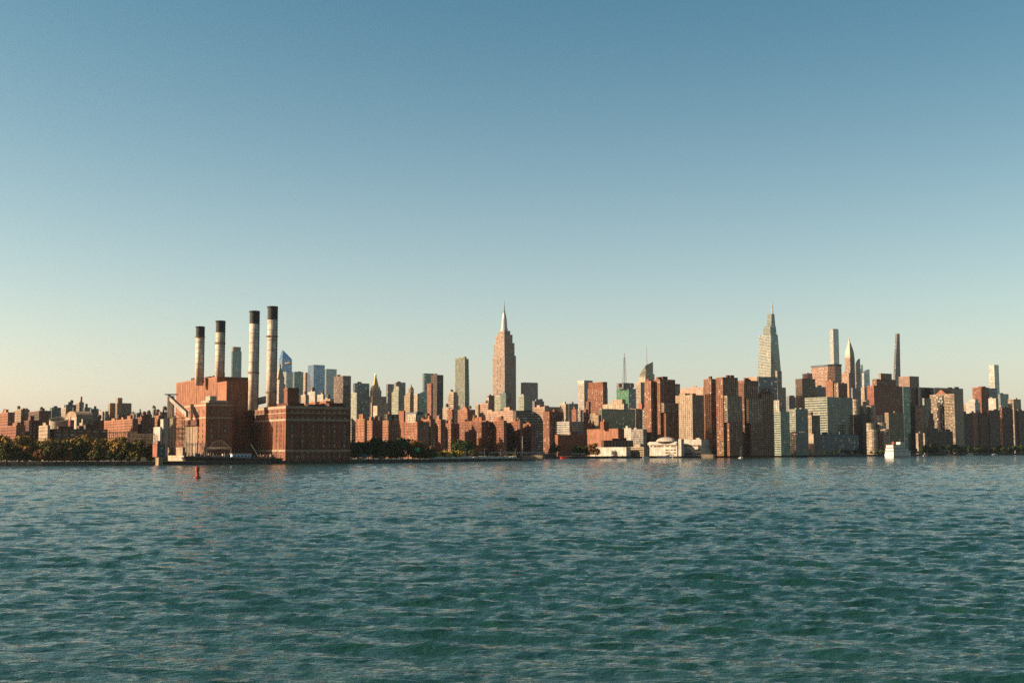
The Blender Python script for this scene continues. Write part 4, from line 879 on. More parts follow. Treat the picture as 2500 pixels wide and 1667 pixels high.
q = loc_of(info, at(198.5, 983, 1790)); mb = MB(); mb.lathe(q.x, q.y, [(1.5, zt), (1.2, zof(198, 968, 1790))], 8); mb.build('chimney', wm('brick'), root)
# building with one quarter-round shoulder
lb = 'dark glass building with a quarter round shoulder behind the brick housing'
info = tower('curved_building', lb, 1252, 1260, 1326, 1002, 1640); root, C, ws, wn, zb, zt = info; mb = MB(); rr_ = wn * .55; prof = [(0, 0), (wn, 0), (wn, zt - rr_ * .72)]
for k in range(1, 11): a = math.pi / 2 * k / 10; prof.append((wn - rr_ + rr_ * math.cos(a), zt - rr_ * .72 + rr_ * .72 * math.sin(a)))
prof.append((0, zt)); i = len(mb.v); n = len(prof)
mb.v += [(x, 0, z) for x, z in prof] + [(x, ws, z) for x, z in prof]
mb.f.append(tuple(range(i, i + n))); mb.m.append(0); mb.f.append(tuple(reversed(range(i + n, i + 2 * n)))); mb.m.append(0)
for k in range(n): b = (k + 1) % n; mb.f.append((i + b, i + k, i + n + k, i + n + b)); mb.m.append(0)
mb.build('wall', wm('bronze'), root)
mb = MB(); k = 3.0
while k < zt - 3:
    xe = wn if k < zt - rr_ * .72 else wn - rr_ + rr_ * math.sqrt(max(0, 1 - ((k + 1.5 - zt + rr_ * .72) / (rr_ * .72)) ** 2)); mb.box(.8, xe - .8, -.15, -.01, k, k + 1.6); k += 3.4
mb.build('window_band', gm('dark'), root, 'stuff')
# L-shaped brick housing whose arms shade the wing walls
def ell(label, xl, xc, xr, y, d, arm, wall='brick_orange', bump=None):
    B(H_, label, xl, xc, xr, y, d, wall, 'punch', 'dark', roof=2, tk=1); root, C, ws, wn, zb, zt = ROOTS[label]
    section(root, (-arm, ws - .2), 11, arm + wn * .8, 0, zt - 1.2, wall, 'punch', 'dark', *STY['punch'][1:])
ell('L shaped brick housing block with steep shadow, beside the penthouse tower', 1032, 1051, 1063, 1025, 1420, 17)
ell('L shaped brick housing block with steep shadow, middle of three', 1061, 1076, 1088, 1025.5, 1470, 17)
ell('L shaped brick housing block with steep shadow, lowest of three', 1086, 1101, 1121, 1035, 1515, 15)
ell('wide brick housing block with one projecting arm before the pink hospital', 1203, 1230, 1237, 1028, 1480, 16, 'brick')
ell('wide brick housing block with projecting arm next to the square brick end', 1246, 1270, 1276, 1030, 1500, 16, 'brick')
B(H_, 'square brick end block against the dark curved building', 1275, 1297, 1310, 1036, 1510, 'brick', 'punch', 'dark', roof=1)
info = ROOTS['brick housing block with two roof bulkheads and a white stair strip']; root, C, ws, wn, zb, zt = info
mb = MB(); mb.box(-.62, -.4, .5, 5, 3, zt * .82); mb.build('stair_strip', wm('white'), root)
info = ROOTS['large blank sunlit brick pavilion with a joint down its wall']; root, C, ws, wn, zb, zt = info
q = loc_of(info, at(1473.5, 1060, 2010)); mb = MB(); mb.box(-.25, -.02, ws * .47, ws * .49, 0, zt - 1); mb.build('joint', wm('brown'), root)
# brick river towers: shaft, balcony bay standing out to the river, slot below it
def river_tower(label, xl, xc, xr, y, d, bayx, bayy, sloty, low=None):
    B(R_, label, xl, xc, xr, y, d, 'brick_brown', 'punch', 'dark', roof=2, rwall='brick_dark', fh=2.9, bay=4.4, pf=.42, sf=.45); info = ROOTS[label]; root, C, ws, wn, zb, zt = info
    if bayx:
        a = loc_of(info, at(bayx, bayy, d - 8)); dep = max(6, -a.y if a.y < 0 else 8)
        zb_, zs = zof(bayx, bayy, d - 8), zof(bayx, sloty, d - 8)
        section(root, (1.5, -dep), dep - .4, wn - 1.5, zs, zb_, 'tan', 'band', 'dark', 2.9, 6, .06, .42, .6)
        section(root, (4.5, -dep), dep * .55, wn - 4.5, 0, zs - .4, 'brick_brown', 'punch', 'dark', 2.9, 4.4, .42, .45, .35)
    if low:
        a = loc_of(info, at(low[0], low[1], d + 6)); section(root, (-3.5, 1.5), ws * .85, 3.4, 0, zof(xc, low[1], d), 'brick_brown', 'punch', 'dark', 2.9, 4.4, .42, .45, .35)
river_tower('brick river tower standing next to the striped garage', 1573, 1589, 1597, 931, 1930, None, 0, 0)
river_tower('brick river tower with balcony bay behind the white school dome', 1596, 1611, 1648, 927, 1925, 1616, 985, 1006)
river_tower('narrow brick river tower beside the beige slab, without a bay', 1718, 1736, 1749, 926, 1945, None, 0, 0)
river_tower('tallest brick river tower with long balcony bay', 1748, 1764, 1801, 922, 1900, 1771, 967, 1030)
river_tower('brick river tower with balcony bay, between tallest and lowest', 1801, 1817, 1851, 930, 1930, 1824, 973, 1033)
river_tower('lowest brick river tower with a stepped front', 1849, 1859, 1888, 961, 1950, None, 0, 0, (1857, 984))
# banded tower with brick gable
lb = 'beige banded twin bay tower with an orange gable on top'
B(R_, lb, 2270, 2329, 2351, 962, 2780, 'beige', 'band', 'dark', roof=0, fh=3.4, sf=.5)
info = ROOTS[lb]; root, C, ws, wn, zb, zt = info
mb = MB(); mb.box(-.8, -.42, ws * .42, ws * .72, 0, zt - 1); mb.build('dark_bay', gm('dark'), root)
mb = MB()
for u in (.5, .58, .66): mb.box(-1.1, -.82, ws * u - .5, ws * u + .5, 0, zt - 1)
mb.build('rib', wm('green_grey'), root, 'stuff')
zp = zof(2302, 951, 2790); mb = MB(); mb.loft([[(0, ws * .3, zt), (wn * .9, ws * .3, zt), (wn * .9, ws * .78, zt), (0, ws * .78, zt)], [(0, ws * .5, zp), (wn * .9, ws * .5, zp), (wn * .9, ws * .56, zp), (0, ws * .56, zp)]]); mb.build('gable', wm('brick_orange'), root)
# clustered round balcony towers
def drums(label, d, items):
    c = at(items[0][0], 1090, d); root = thing('balcony_tower', label, 'building', (c.x, c.y, GZ))
    for x, hw, yt, dd in items:
        p = at(x, yt, d + dd); r = hw * (d + dd) / FPX; lx, ly = p.x - c.x, p.y - c.y; n = 14; H = p.z - GZ
        poly_tower(root, [[(lx + r * math.cos(2 * math.pi * j / n), ly + r * math.sin(2 * math.pi * j / n), z) for j in range(n)] for z in (0, H)], 2.9, .62, 'cream', 'dark', .5)
drums('cluster of low round cream balcony towers on the bank', 2330, [(2132, 10.5, 1047, 0), (2161, 10.5, 1047, 6), (2126, 10.5, 1032, 24), (2153, 9.5, 1031, 26), (2142, 11, 1014, 48)])
drums('cluster of taller round cream balcony towers beside the teal hospital side', 2460, [(2090, 10, 988, 0), (2105, 9, 990, 10), (2126, 10, 989, 16), (2089, 8, 974, 26), (2114, 8, 976, 34)])
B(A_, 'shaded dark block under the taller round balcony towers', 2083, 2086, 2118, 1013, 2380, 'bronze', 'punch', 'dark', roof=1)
# white riverside school: two wings, stair tower, shallow dome
B('school_wing', 'white riverside school wing under a shallow dome', 1584, 1653, 1657, 1079, 1830, 'white', 'blank', roof=0)
info = ROOTS['white riverside school wing under a shallow dome']; root, C, ws, wn, zb, zt = info
for z, a, b in ((.66, .04, .96), (.40, .04, .42), (.2, .04, .42), (.06, .1, .4)):
    for k in range(4): u = a + (b - a) * k / 4; v = u + (b - a) / 4 - .02; mb = MB(); mb.box(-.3, -.16, ws * u, ws * v, zt * z, zt * z + 1.7); mb.build('window', gm('brown'), root)
mb = MB(); mb.box(-2, wn, -.6, ws + .5, zt * .8, zt * .97); mb.build('upper_storey', wm('white'), root)
mb = MB(); rx = ws * .3; mb.loft([[(wn * .5 + 12 * math.cos(2 * math.pi * j / 20) * f, ws * .4 + rx * math.sin(2 * math.pi * j / 20) * f, zt + .9 + h) for j in range(20)] for f, h in ((1, 0), (.92, 2.2), (.75, 4.4), (.5, 5.9), (.2, 6.7))]); mb.build('dome', wm('white'), root)
B('stair_tower', 'plain white stair tower between the two school wings', 1656, 1663, 1670, 1073, 1822, 'white', 'blank', roof=0)
B('school_wing', 'white school wing with dark strip windows and no dome', 1669, 1712, 1731, 1074, 1826, 'white', 'blank', roof=1)
root, C, ws, wn, zb, zt = ROOTS['white school wing with dark strip windows and no dome']
for z, a, b in ((.62, .03, .97), (.36, .03, .3), (.1, .05, .95)):
    for k in range(4): u = a + (b - a) * k / 4; v = u + (b - a) / 4 - .02; mb = MB(); mb.box(-.3, -.16, ws * u, ws * v, zt * z, zt * z + 1.8); mb.build('window', gm('brown'), root)
# ------------------------------------------------------------------ trees
def leafmat(name, cols):
    if name in MATS: return MATS[name]
    m, nt, p = newmat(name); L = nt.links
    geo = nd(nt, 'ShaderNodeNewGeometry'); oi = nd(nt, 'ShaderNodeObjectInfo'); ra = nd(nt, 'ShaderNodeValToRGB')
    ad = nd(nt, 'ShaderNodeMath', operation='MULTIPLY_ADD'); ad.inputs[1].default_value = .75
    sc = nd(nt, 'ShaderNodeMath', operation='MULTIPLY'); sc.inputs[1].default_value = .25; L.new(oi.outputs['Random'], sc.inputs[0])
    L.new(geo.outputs['Random Per Island'], ad.inputs[0]); L.new(sc.outputs[0], ad.inputs[2]); L.new(ad.outputs[0], ra.inputs[0])
    el = ra.color_ramp.elements
    while len(el) < len(cols): el.new(.5)
    for i, c in enumerate(cols): el[i].position = i / (len(cols) - 1); el[i].color = (*c, 1)
    L.new(ra.outputs[0], p.inputs['Base Color']); p.inputs['Roughness'].default_value = .8; p.inputs['Specular IOR Level'].default_value = .1
    MATS[name] = m; return m
LEAF = dict(ochre=[(.045, .038, .010), (.13, .08, .016), (.24, .14, .026), (.08, .065, .015)], rust=[(.07, .035, .012), (.20, .085, .025), (.24, .12, .03)], olive=[(.025, .032, .009), (.06, .06, .014), (.12, .10, .022)],
            green=[(.018, .03, .010), (.035, .055, .015), (.06, .085, .02)], yellow=[(.22, .15, .025), (.48, .33, .05), (.36, .22, .04)])
bark = surf('bark', (.06, .045, .032))
def tree_meshes(seed, h, spread, nleaf, size, lobes=10, low=.12):
    r = random.Random(seed); t = MB(); pts = []
    tr = h * .022 + .08; t.pipe([(0, 0, 0), (r.uniform(-.2, .2), r.uniform(-.2, .2), h * .3), (r.uniform(-.5, .5), r.uniform(-.5, .5), h * .62)], tr, 7)
    blobs = []
    for k in range(lobes):
        a = k * 2.4 + r.uniform(-.4, .4); f = r.uniform(.15, .8); z = h * r.uniform(low + .15, .86); rr = spread * f * (1.15 - abs(z / h - .55))
        c = Vector((rr * math.cos(a), rr * math.sin(a), z)); blobs.append((c, spread * r.uniform(.3, .52)))
        t.bar((0, 0, h * r.uniform(.18, .45)), c * .92, tr * .35)
    blobs.append((Vector((0, 0, h * .86)), spread * .4))
    lf = MB()
    for k in range(nleaf):
        c, br = r.choice(blobs); d = Vector((r.gauss(0, 1), r.gauss(0, 1), r.gauss(0, .8))); d.normalize()
        p = c + d * br * (r.random() ** .45) * Vector((1, 1, .8)).length / 1.6
        if p.z < h * low * .8: p.z = h * low * r.uniform(.8, 1.3)
        n = (d + Vector((r.uniform(-.8, .8), r.uniform(-.8, .8), r.uniform(-.4, .9)))).normalized(); q = n.to_track_quat('Z', 'Y'); s = size * r.uniform(.6, 1.35)
        lf.quad(*[tuple(p + q @ Vector(v)) for v in ((-s, -s * .6, 0), (s * .3, -s, .1 * s), (s, s * .5, 0), (-s * .4, s, -.1 * s))])
    return t.mesh('trunk', [bark]), lf
PROT = {}
def tree(kind, variant, x, ybase, h, d=None, label=None, group=None, cat='tree', name='tree', p=None):
    key = (kind, variant)
    if key not in PROT:
        shrub = kind == 'yellow'
        spec = dict(h=3.4, spread=2.6, nleaf=420, size=.30, lobes=7, low=.05) if shrub else dict(h=14.0, spread=6.6, nleaf=1500, size=.52)
        tr, lf = tree_meshes(100 + hash_(kind) + variant * 7, **spec); PROT[key] = (tr, lf.mesh('crown', [leafmat('leaf_' + kind, LEAF[kind])]), spec['h'])
    tr, cr, h0 = PROT[key]
    if p is None: p = on(x, ybase, GZ) if d is None else at(x, ybase, d)
    root = thing(name, label, cat, (p.x, p.y, GZ), rng.uniform(0, 6.28), group); s = h / h0; root.scale = (s * rng.uniform(.9, 1.15), s * rng.uniform(.9, 1.15), s)
    link('trunk', tr, root); link('crown', cr, root)
def hash_(s): return sum(map(ord, s))
r6 = random.Random(5)
def along(x0, x1, step, kind, hr, dback, label, group, variants=3, **k):
    x = x0
    while x < x1:
        # distance: so many metres behind the seawall at that bearing
        for (xa, ya), (xb, yb) in zip(SHORE[:-1], SHORE[1:]):
            if xa <= x <= xb: y = ya + (yb - ya) * (x - xa) / (xb - xa)
        w = on(x, y); back = r6.uniform(*dback); L0 = math.hypot(w.x, w.y); p = w * ((L0 + back) / L0)
        tree(kind, r6.randrange(variants), 0, 0, r6.uniform(*hr), label=label, group=group, p=p, **k)
        x += step * r6.uniform(.7, 1.35)
along(-30, 300, 24, 'ochre', (17, 23), (20, 46), 'ochre autumn tree on the seawall lawn, among look-alikes', 'autumn trees at the down-river lawn')
along(10, 372, 30, 'olive', (13, 19), (10, 26), 'olive green tree on the seawall lawn, among look-alikes', 'olive trees at the down-river lawn')
along(100, 270, 52, 'rust', (9, 12), (9, 14), 'small rust brown tree at the edge of the seawall lawn', 'rust trees at the down-river lawn')
along(-40, 300, 15, 'green', (4, 7), (7, 24), 'low dark bush under the autumn trees', 'dark bushes under the autumn trees', name='bush', cat='bush')
along(290, 378, 22, 'green', (4, 7), (6, 12), 'low dark bush at the foot of the switchyard', 'dark bushes below the switchyard', name='bush', cat='bush')
along(858, 1005, 13, 'green', (17, 22), (18, 60), 'dark green tree in the shade beside the generating hall', 'shaded trees by the generating hall')
along(930, 1000, 24, 'olive', (12, 15), (8, 14), 'olive green tree in front of the shaded trees', 'olive trees by the river drive')
along(1008, 1060, 13, 'rust', (13, 20), (16, 40), 'russet autumn tree near the green road sign', 'russet trees at the road sign')
along(1012, 1060, 16, 'olive', (8, 12), (9, 15), 'olive tree under the russet autumn trees', 'olive trees under the russet ones')
along(1062, 1120, 5, 'yellow', (5, 8.5), (12, 26), 'bright yellow shrub on the river promenade', 'yellow shrubs on the promenade', name='shrub', cat='shrub')
along(1122, 1150, 14, 'green', (18, 21), (40, 70), 'round dark green tree in front of the brick housing', 'green trees before the housing')
along(1060, 1265, 26, 'olive', (6, 10), (14, 34), 'small thin olive tree on the river promenade', 'young trees on the promenade')
along(1352, 1362, 12, 'green', (19, 21), (30, 40), 'tall dark tree beside the dark curved building', 'dark trees by the curved building')
along(1405, 1440, 14, 'green', (13, 17), (24, 40), 'dark tree beside the white quay shed', 'dark trees by the quay shed')
along(1440, 1462, 12, 'rust', (17, 20), (40, 60), 'russet tree behind the white quay shed', 'russet trees by the quay shed')
along(1735, 1910, 13, 'green', (9, 15), (10, 30), 'dark tree at the foot of the brick river towers', 'dark trees below the river towers')
along(1908, 2160, 17, 'green', (7, 12), (8, 22), 'dark tree along the river drive below the glass towers', 'dark trees along the drive')
along(2075, 2090, 9, 'olive', (9, 12), (40, 60), 'olive tree on the terrace of the low teal building', 'terrace trees')
along(2236, 2520, 12, 'green', (12, 22), (10, 60), 'dark tree on the up-river bank park', 'dark trees in the up-river park')
along(2330, 2500, 30, 'olive', (8, 12), (8, 14), 'olive tree on the up-river bank park', 'olive trees in the up-river park')

# ------------------------------------------------------------------ lawn, drive, waterfront things
mb = MB(); a = [on(x, y) for x, y in SHORE[:3]]
n0 = 0
P0 = [(p.x + 0, p.y + 2.2, GZ + .35) for p in a]; P1 = [(p.x - 4, p.y + 38, GZ + .38) for p in a]
for k in range(2): mb.quad(P0[k], P0[k + 1], P1[k + 1], P1[k])
g = mb.build('lawn', leafmat('lawn_grass', [(.07, .075, .02), (.12, .10, .03), (.09, .09, .025)]), None, 'structure'); g['label'] = 'dry autumn lawn behind the seawall'
def shore_pt(x, back):
    for (xa, ya), (xb, yb) in zip(SHORE[:-1], SHORE[1:]):
        if xa <= x <= xb: y = ya + (yb - ya) * (x - xa) / (xb - xa)
    w = on(x, y); L0 = math.hypot(w.x, w.y); p = w * ((L0 + back) / L0); p.z = GZ; return p
# promenade paving strip
mb = MB(); xs = list(range(860, 1271, 20)); Q0 = [shore_pt(x, 3.0) for x in xs]; Q1 = [shore_pt(x, 26) for x in xs]
for k in range(len(xs) - 1): mb.quad(*[(p.x, p.y, GZ + .3) for p in (Q0[k], Q0[k + 1], Q1[k + 1], Q1[k])])
g = mb.build('promenade', surf('pale_paving', (.30, .245, .18), var=.3, scale=.3), None, 'structure'); g['label'] = 'pale paved promenade along the river'
# sloping stone embankment above the seawall
mb = MB(); xs = list(range(1050, 1266, 4)); rr = random.Random(9)
E0 = [shore_pt(x, 4.0 + rr.uniform(-.5, .5)) for x in xs]; E1 = [shore_pt(x, 10 + rr.uniform(-1, 1)) for x in xs]; E2 = [shore_pt(x, 16) for x in xs]; hz = [rr.uniform(2.0, 3.0) for x in xs]
for k in range(len(xs) - 1):
    mb.quad((*E0[k].xy, GZ + .31), (*E0[k + 1].xy, GZ + .31), (*E1[k + 1].xy, GZ + hz[k + 1]), (*E1[k].xy, GZ + hz[k])); mb.quad((*E1[k].xy, GZ + hz[k]), (*E1[k + 1].xy, GZ + hz[k + 1]), (*E2[k + 1].xy, GZ + hz[k + 1] + .3), (*E2[k].xy, GZ + hz[k] + .3))
    mb.quad((*E2[k].xy, GZ + hz[k] + .3), (*E2[k + 1].xy, GZ + hz[k + 1] + .3), (*E2[k + 1].xy, GZ), (*E2[k].xy, GZ))
g = mb.build('embankment', surf('pale_rubble', (.40, .33, .24), var=.45, scale=.5), None, 'structure'); g['label'] = 'pale stone embankment above the dark seawall'
# elevated drive
mb = MB(); xs = list(range(1120, 1345, 15)); Z = 9.0
def shore2(x, back):
    a, b = shore_pt(1120, 0), shore_pt(1262, 0); r = ray(x, 1110); k = r.x / r.y; v = b - a; t = (k * a.y - a.x) / (v.x - k * v.y); p = a + v * t; L0 = math.hypot(p.x, p.y); return p * ((L0 + back) / L0)
A0 = [shore2(x, 45) for x in xs]; A1 = [shore2(x, 66) for x in xs]
for k in range(len(xs) - 1):
    q = (A0[k], A0[k + 1], A1[k + 1], A1[k])
    mb.loft([[(p.x, p.y, z) for p in q] for z in (Z - 1.4, Z)]); 
for k in range(len(xs)):
    for p in (A0[k], A1[k]): mb.lathe(p.x, p.y + 1.5 if p is A0[k] else p.y - 1.5, [(.6, GZ), (.6, Z - 1.4)], 8)
g = mb.build('elevated_road', wm('concrete'), None, 'structure'); g['label'] = 'elevated river drive on round columns'
mb = MB()
for k in range(len(xs) - 1):
    a, b = A0[k], A0[k + 1]; mb.loft([[(a.x, a.y, z), (b.x, b.y, z), (b.x, b.y + .35, z), (a.x, a.y + .35, z)] for z in (Z + .01, Z + 1.0)])
g = mb.build('road_parapet', wm('concrete'), None, 'structure'); g['label'] = 'low concrete parapet of the elevated drive'
# cars
CARM = {k: surf('car_' + k, c, rough=.35, var=.05, streak=.05, spec=.5) for k, c in dict(white=(.7, .69, .66), black=(.02, .02, .022), silver=(.38, .38, .38), red=(.36, .03, .02), yellow=(.62, .36, .03), blue=(.04, .08, .2)).items()}
tyre = surf('tyre', (.015, .015, .015))
def car(colr, label, p, rz):
    root = thing('car', label, 'car', p, rz, 'cars along the river drive')
    m = MB(); n = 0
    prof = [(-2.2, .35), (2.2, .35), (2.25, .75), (1.3, .95), (-1.9, 1.0), (-2.25, .85)]
    m.loft([[(x, y, z) for x, z in prof] for y in (-.88, .88)]); m.build('body', CARM[colr], root)
    m = MB(); m.loft([[(x, y, .96) for x, y in ((-1.9, -.8), (1.15, -.8), (1.15, .8), (-1.9, .8))], [(x, y, 1.5) for x, y in ((-1.4, -.66), (.35, -.66), (.35, .66), (-1.4, .66))]]); m.build('cabin', gm('dark'), root)
    for x in (-1.35, 1.4):
        for y in (-.8, .8): m = MB(); m.loft([[(x + .34 * math.cos(j * math.pi / 5), yy, .34 + .34 * math.sin(j * math.pi / 5)) for j in range(10)] for yy in (y - .1, y + .1)]); m.build('wheel', tyre, root)
cl = list(CARM)
for k, x in enumerate((1080, 1097, 1121, 1133, 1158, 1172, 1191, 1203, 1212, 1226, 1241)):
    p = shore_pt(x, r6.uniform(30, 42)); c = ('yellow' if k in (6, 7, 8) else cl[k % 6]); p.z = GZ + .02
    car(c, {'yellow': 'yellow cab parked behind the promenade', 'white': 'white car parked behind the promenade', 'black': 'black car parked behind the promenade', 'silver': 'silver car parked behind the promenade', 'red': 'red car parked behind the promenade', 'blue': 'blue car parked behind the promenade'}[c], p, R(20) + r6.uniform(-.1, .1))
# lamp posts
for k, x in enumerate((712, 757, 800, 905, 948, 1006, 1048, 1089, 1136, 1183, 1222, 1258, 1340, 1396, 1600, 1660)):
    p = shore_pt(x, 8); root = thing('street_lamp', 'grey double armed street lamp standing on the waterfront', 'street lamp', p, R(-20), 'lamps along the waterfront'); m = MB(); m.lathe(0, 0, [(.22, 0), (.12, 10.5)], 8); m.build('post', wm('concrete'), root)
    m = MB(); m.bar((-1.8, 0, 10.6), (0, 0, 10.2), .07); m.bar((1.8, 0, 10.6), (0, 0, 10.2), .07); m.build('arm', wm('concrete'), root)
    for s in (-1, 1): m = MB(); m.box(s * 1.8 - .45, s * 1.8 + .45, -.2, .2, 10.5, 10.72); m.build('lamp_head', wm('grey'), root)
p = shore_pt(1275.5, 60); p = at(1275.5, 1098, 1440); root = thing('light_mast', 'tall white mast against the shaded brick end', 'mast', (p.x, p.y, GZ)); m = MB(); m.lathe(0, 0, [(.5, 0), (.3, at(1275.5, 1066, 1440).z - GZ)], 8); m.build('pole', wm('white'), root)
m = MB(); zt = at(1275.5, 1066, 1440).z - GZ; m.box(-1.6, 1.6, -.3, .3, zt - .2, zt + .8); m.build('floodlight', wm('grey'), root)
# road signs
def sign(label, x0, x1, y0, y1, back, colr, frame):
    c = shore_pt((x0 + x1) / 2, back); d = c.y; a = at(x0, y0, d); b = at(x1, y1, d); root = thing('road_sign', label, 'sign', (a.x, d, GZ)); L = b.x - a.x; zt, zb = a.z - GZ, b.z - GZ
    m = MB(); m.box(0, L, -.1, .1, zb, zt); m.build('panel', colr, root)
    m = MB(); m.box(-.15, L + .15, .1, .3, zt, zt + .2); m.box(-.15, L + .15, .1, .3, zb - .2, zb)
    for x in (L * .15, L * .85): m.bar((x, .35, 0), (x, .35, zt), .14)
    m.build('frame', wm(frame), root); return root, L, zb, zt
sign('small green road sign by the russet trees', 1012.5, 1024.5, 1093, 1103.5, 12, surf('sign_green', (.10, .36, .17), var=.08), 'grey')
root, L, zb, zt = sign('white framed sign board on a post before the dark hall wall', 827, 847, 1092.5, 1105, 5, wm('dark'), 'white')
m = MB(); m.box(0, L, -.3, -.12, zt - .5, zt); m.box(0, L, -.3, -.12, zb, zb + .5)
for x in (0, L - .4): m.box(x, x + .4, -.3, -.12, zb + .5, zt - .5)
m.build('border', wm('white'), root)
# kiosk, tent pavilion, hut
def hut(name, label, x0, x1, y0, back, wall, cat='building', roof='slate', win=2):
    c = shore_pt((x0 + x1) / 2, back); a = at(x0, y0, c.y); b = at(x1, y0, c.y); L = b.x - a.x; H = a.z - GZ; root = thing(name, label, cat, (a.x, c.y, GZ), R(10)); m = MB(); m.box(0, L, 0, L * .8, 0, H); m.build('wall', wm(wall), root)
    m = MB(); m.box(-.4, L + .4, -.4, L * .8 + .4, H, H + .45); m.build('roof', wm(roof), root)
    for k in range(win): u = L * (k + .5) / win; m = MB(); m.box(u - .7, u + .7, -.1, -.02, H * .4, H * .75); m.build('window', gm('dark'), root)
    m = MB(); m.box(L * .44, L * .56, -.12, -.02, 0, min(2.2, H * .7)); m.build('door', wm('brown'), root)
hut('quay_kiosk', 'square tan brick kiosk on the quay below the hall', 728, 744, 1107, 6, 'beige')
hut('quay_hut', 'bright white hut on the quay beside the tent roof', 872, 890, 1118, 5, 'white', roof='white')
hut('quay_hut', 'little brown hut on the quay past the tent roof', 925, 936, 1113, 6, 'tan', win=1)
c = shore_pt(886, 20); a = at(861, 1116, c.y); b = at(910, 1116, c.y); root = thing('tent_pavilion', 'low pavilion with a blue grey tent roof', 'pavilion', ((a.x + b.x) / 2, c.y, GZ)); hw = (b.x - a.x) / 2; ze = a.z - GZ
m = MB(); m.loft([[(sx * hw * f, sy * 6 * f, z) for sx, sy in ((-1, -1), (1, -1), (1, 1), (-1, 1))] for f, z in ((1, ze), (.6, ze + 1.6), (.15, ze + 3.6))]); m.build('canopy', wm('slate'), root)
for k in range(5):
    for sy in (-1, 1): m = MB(); x = -hw * .95 + hw * 1.9 * k / 4; m.bar((x, sy * 5.6, 0), (x, sy * 5.6, ze), .18); m.build('post', wm('grey'), root)
# pier walls and landings in the middle
B('quay_wall', 'long low pale quay shed before the elevated drive', 1272, 1324, 1327, 1112.5, 1400, 'beige', 'blank', roof=0, ang=R(75))
c = shore_pt(1420, 6)
def landing(label, x0, x1, ytop, y_, roofc, dk=3.0, posts=6, off=4, name='ferry_landing', solid=None):
    c = shore_pt((x0 + x1) / 2, off); a = at(x0, ytop, c.y); b = at(x1, ytop, c.y); L = b.x - a.x; H = a.z - GZ; root = thing(name, label, 'pavilion', (a.x, c.y, GZ - (2 if off < 0 else 0)), R(4)); H += 2 if off < 0 else 0
    m = MB(); m.loft([[(-.8, -dk, H - .5), (L + .8, -dk, H - .5), (L + .8, dk, H - .5), (-.8, dk, H - .5)], [(-.4, -dk * .5, H + .5), (L + .4, -dk * .5, H + .5), (L + .4, dk * .5, H + .5), (-.4, dk * .5, H + .5)]]); m.build('roof', wm(roofc), root)
    for k in range(posts):
        for sy in (-1, 1): m = MB(); x = L * k / (posts - 1); m.bar((x, sy * dk * .85, 0), (x, sy * dk * .85, H - .5), .28); m.build('post', wm('grey' if not solid else solid), root)
    m = MB(); m.box(-1, L + 1, -dk, dk, 0, .6); m.build('deck', wm('brown'), root)
    if solid: m = MB(); m.box(L * .1, L * .9, -dk * .6, dk * .6, .6, H - .8); m.build('cabin', wm(solid), root)
landing('dark roofed ferry landing moored off the elevated drive', 1323, 1363, 1107, 0, 'tan', 5, 7, -12, solid='brown')
landing('thin roofed open shelter beside the white quay shed', 1399, 1425, 1107, 0, 'pale_green', 3, 5, 5, 'shelter')
landing('long white arcade pavilion on the up-river bank', 2267, 2307, 1098, 0, 'white', 5, 9, 10, 'arcade')
B('pier_deck', 'flat beige pier below the brick river towers', 1712, 1741, 1746, 1110, 1800, 'beige', 'blank', roof=0, ang=R(75), z0=-1, cat='pier')
# ------------------------------------------------------------------ boats and buoy
hullw = surf('boat_white', (.42, .40, .37), rough=.45, var=.08, streak=.1); hulld = surf('barge_hull', (.018, .015, .014), rough=.7, var=.4)
def hull(L, W, h, m, bow=.25, z0=-.5):
    """plan narrows to the bow at +x, sides flare"""
    P = [(-L / 2, W / 2), (L * (.5 - bow), W / 2), (L * .44, W * .28), (L / 2, 0), (L * .44, -W * .28), (L * (.5 - bow), -W / 2), (-L / 2, -W / 2)]
    m.loft([[(x * .97, y * .88, z0) for x, y in reversed(P)], [(x, y, h + (.6 if x > L * .4 else 0)) for x, y in reversed(P)]])
# moored barge
a = on(450, 1133.4); b = on(690, 1131.9); c = (a + b) / 2; v = b - a; L = v.length; rz = math.atan2(v.y, v.x); root = thing('barge', 'long dark barge moored along the power station quay', 'barge', (c.x, c.y - 7, 0), rz)
m = MB(); m.loft([[(-L / 2 + 4, -6, -1), (L / 2 - 4, -6, -1), (L / 2 - 4, 6, -1), (-L / 2 + 4, 6, -1)], [(-L / 2, -6.5, 6.2), (L / 2, -6.5, 4.0), (L / 2, 6.5, 4.0), (-L / 2, 6.5, 6.2)]]); m.build('hull', hulld, root)
m = MB(); m.loft([[(-L / 2, -6.6, 6.2), (L / 2, -6.6, 4.0), (L / 2, -6.2, 4.0), (-L / 2, -6.2, 6.2)], [(-L / 2, -6.6, 7.2), (L / 2, -6.6, 5.0), (L / 2, -6.2, 5.0), (-L / 2, -6.2, 7.2)]]); m.build('gunwale', wm('brown'), root)
r8 = random.Random(4)
dz = lambda x: 5.1 - x / L * 2.2
for k in range(26):
    x = -L / 2 + 4 + (L - 8) * k / 26; w, h = r8.uniform(1, 3), r8.uniform(.8, 2.8)
    if -3 < x < 16: continue
    m = MB(); m.box(x, x + w, -4 + r8.uniform(0, 3), 2, dz(x), dz(x) + h + 1.0); m.lathe(x + w / 2, -3, [(.25, dz(x)), (.2, dz(x) + h + 2)], 6)
    m.build('deck_gear', wm(r8.choice(['rust_red', 'cream', 'tan', 'white', 'grey', 'pink'])), root)
m = MB(); m.box(-1, 15, -4.2, 4, 4.6, 8.6); dh = m.build('deckhouse', surf('deckhouse_blue', (.36, .48, .62), var=.12), root)
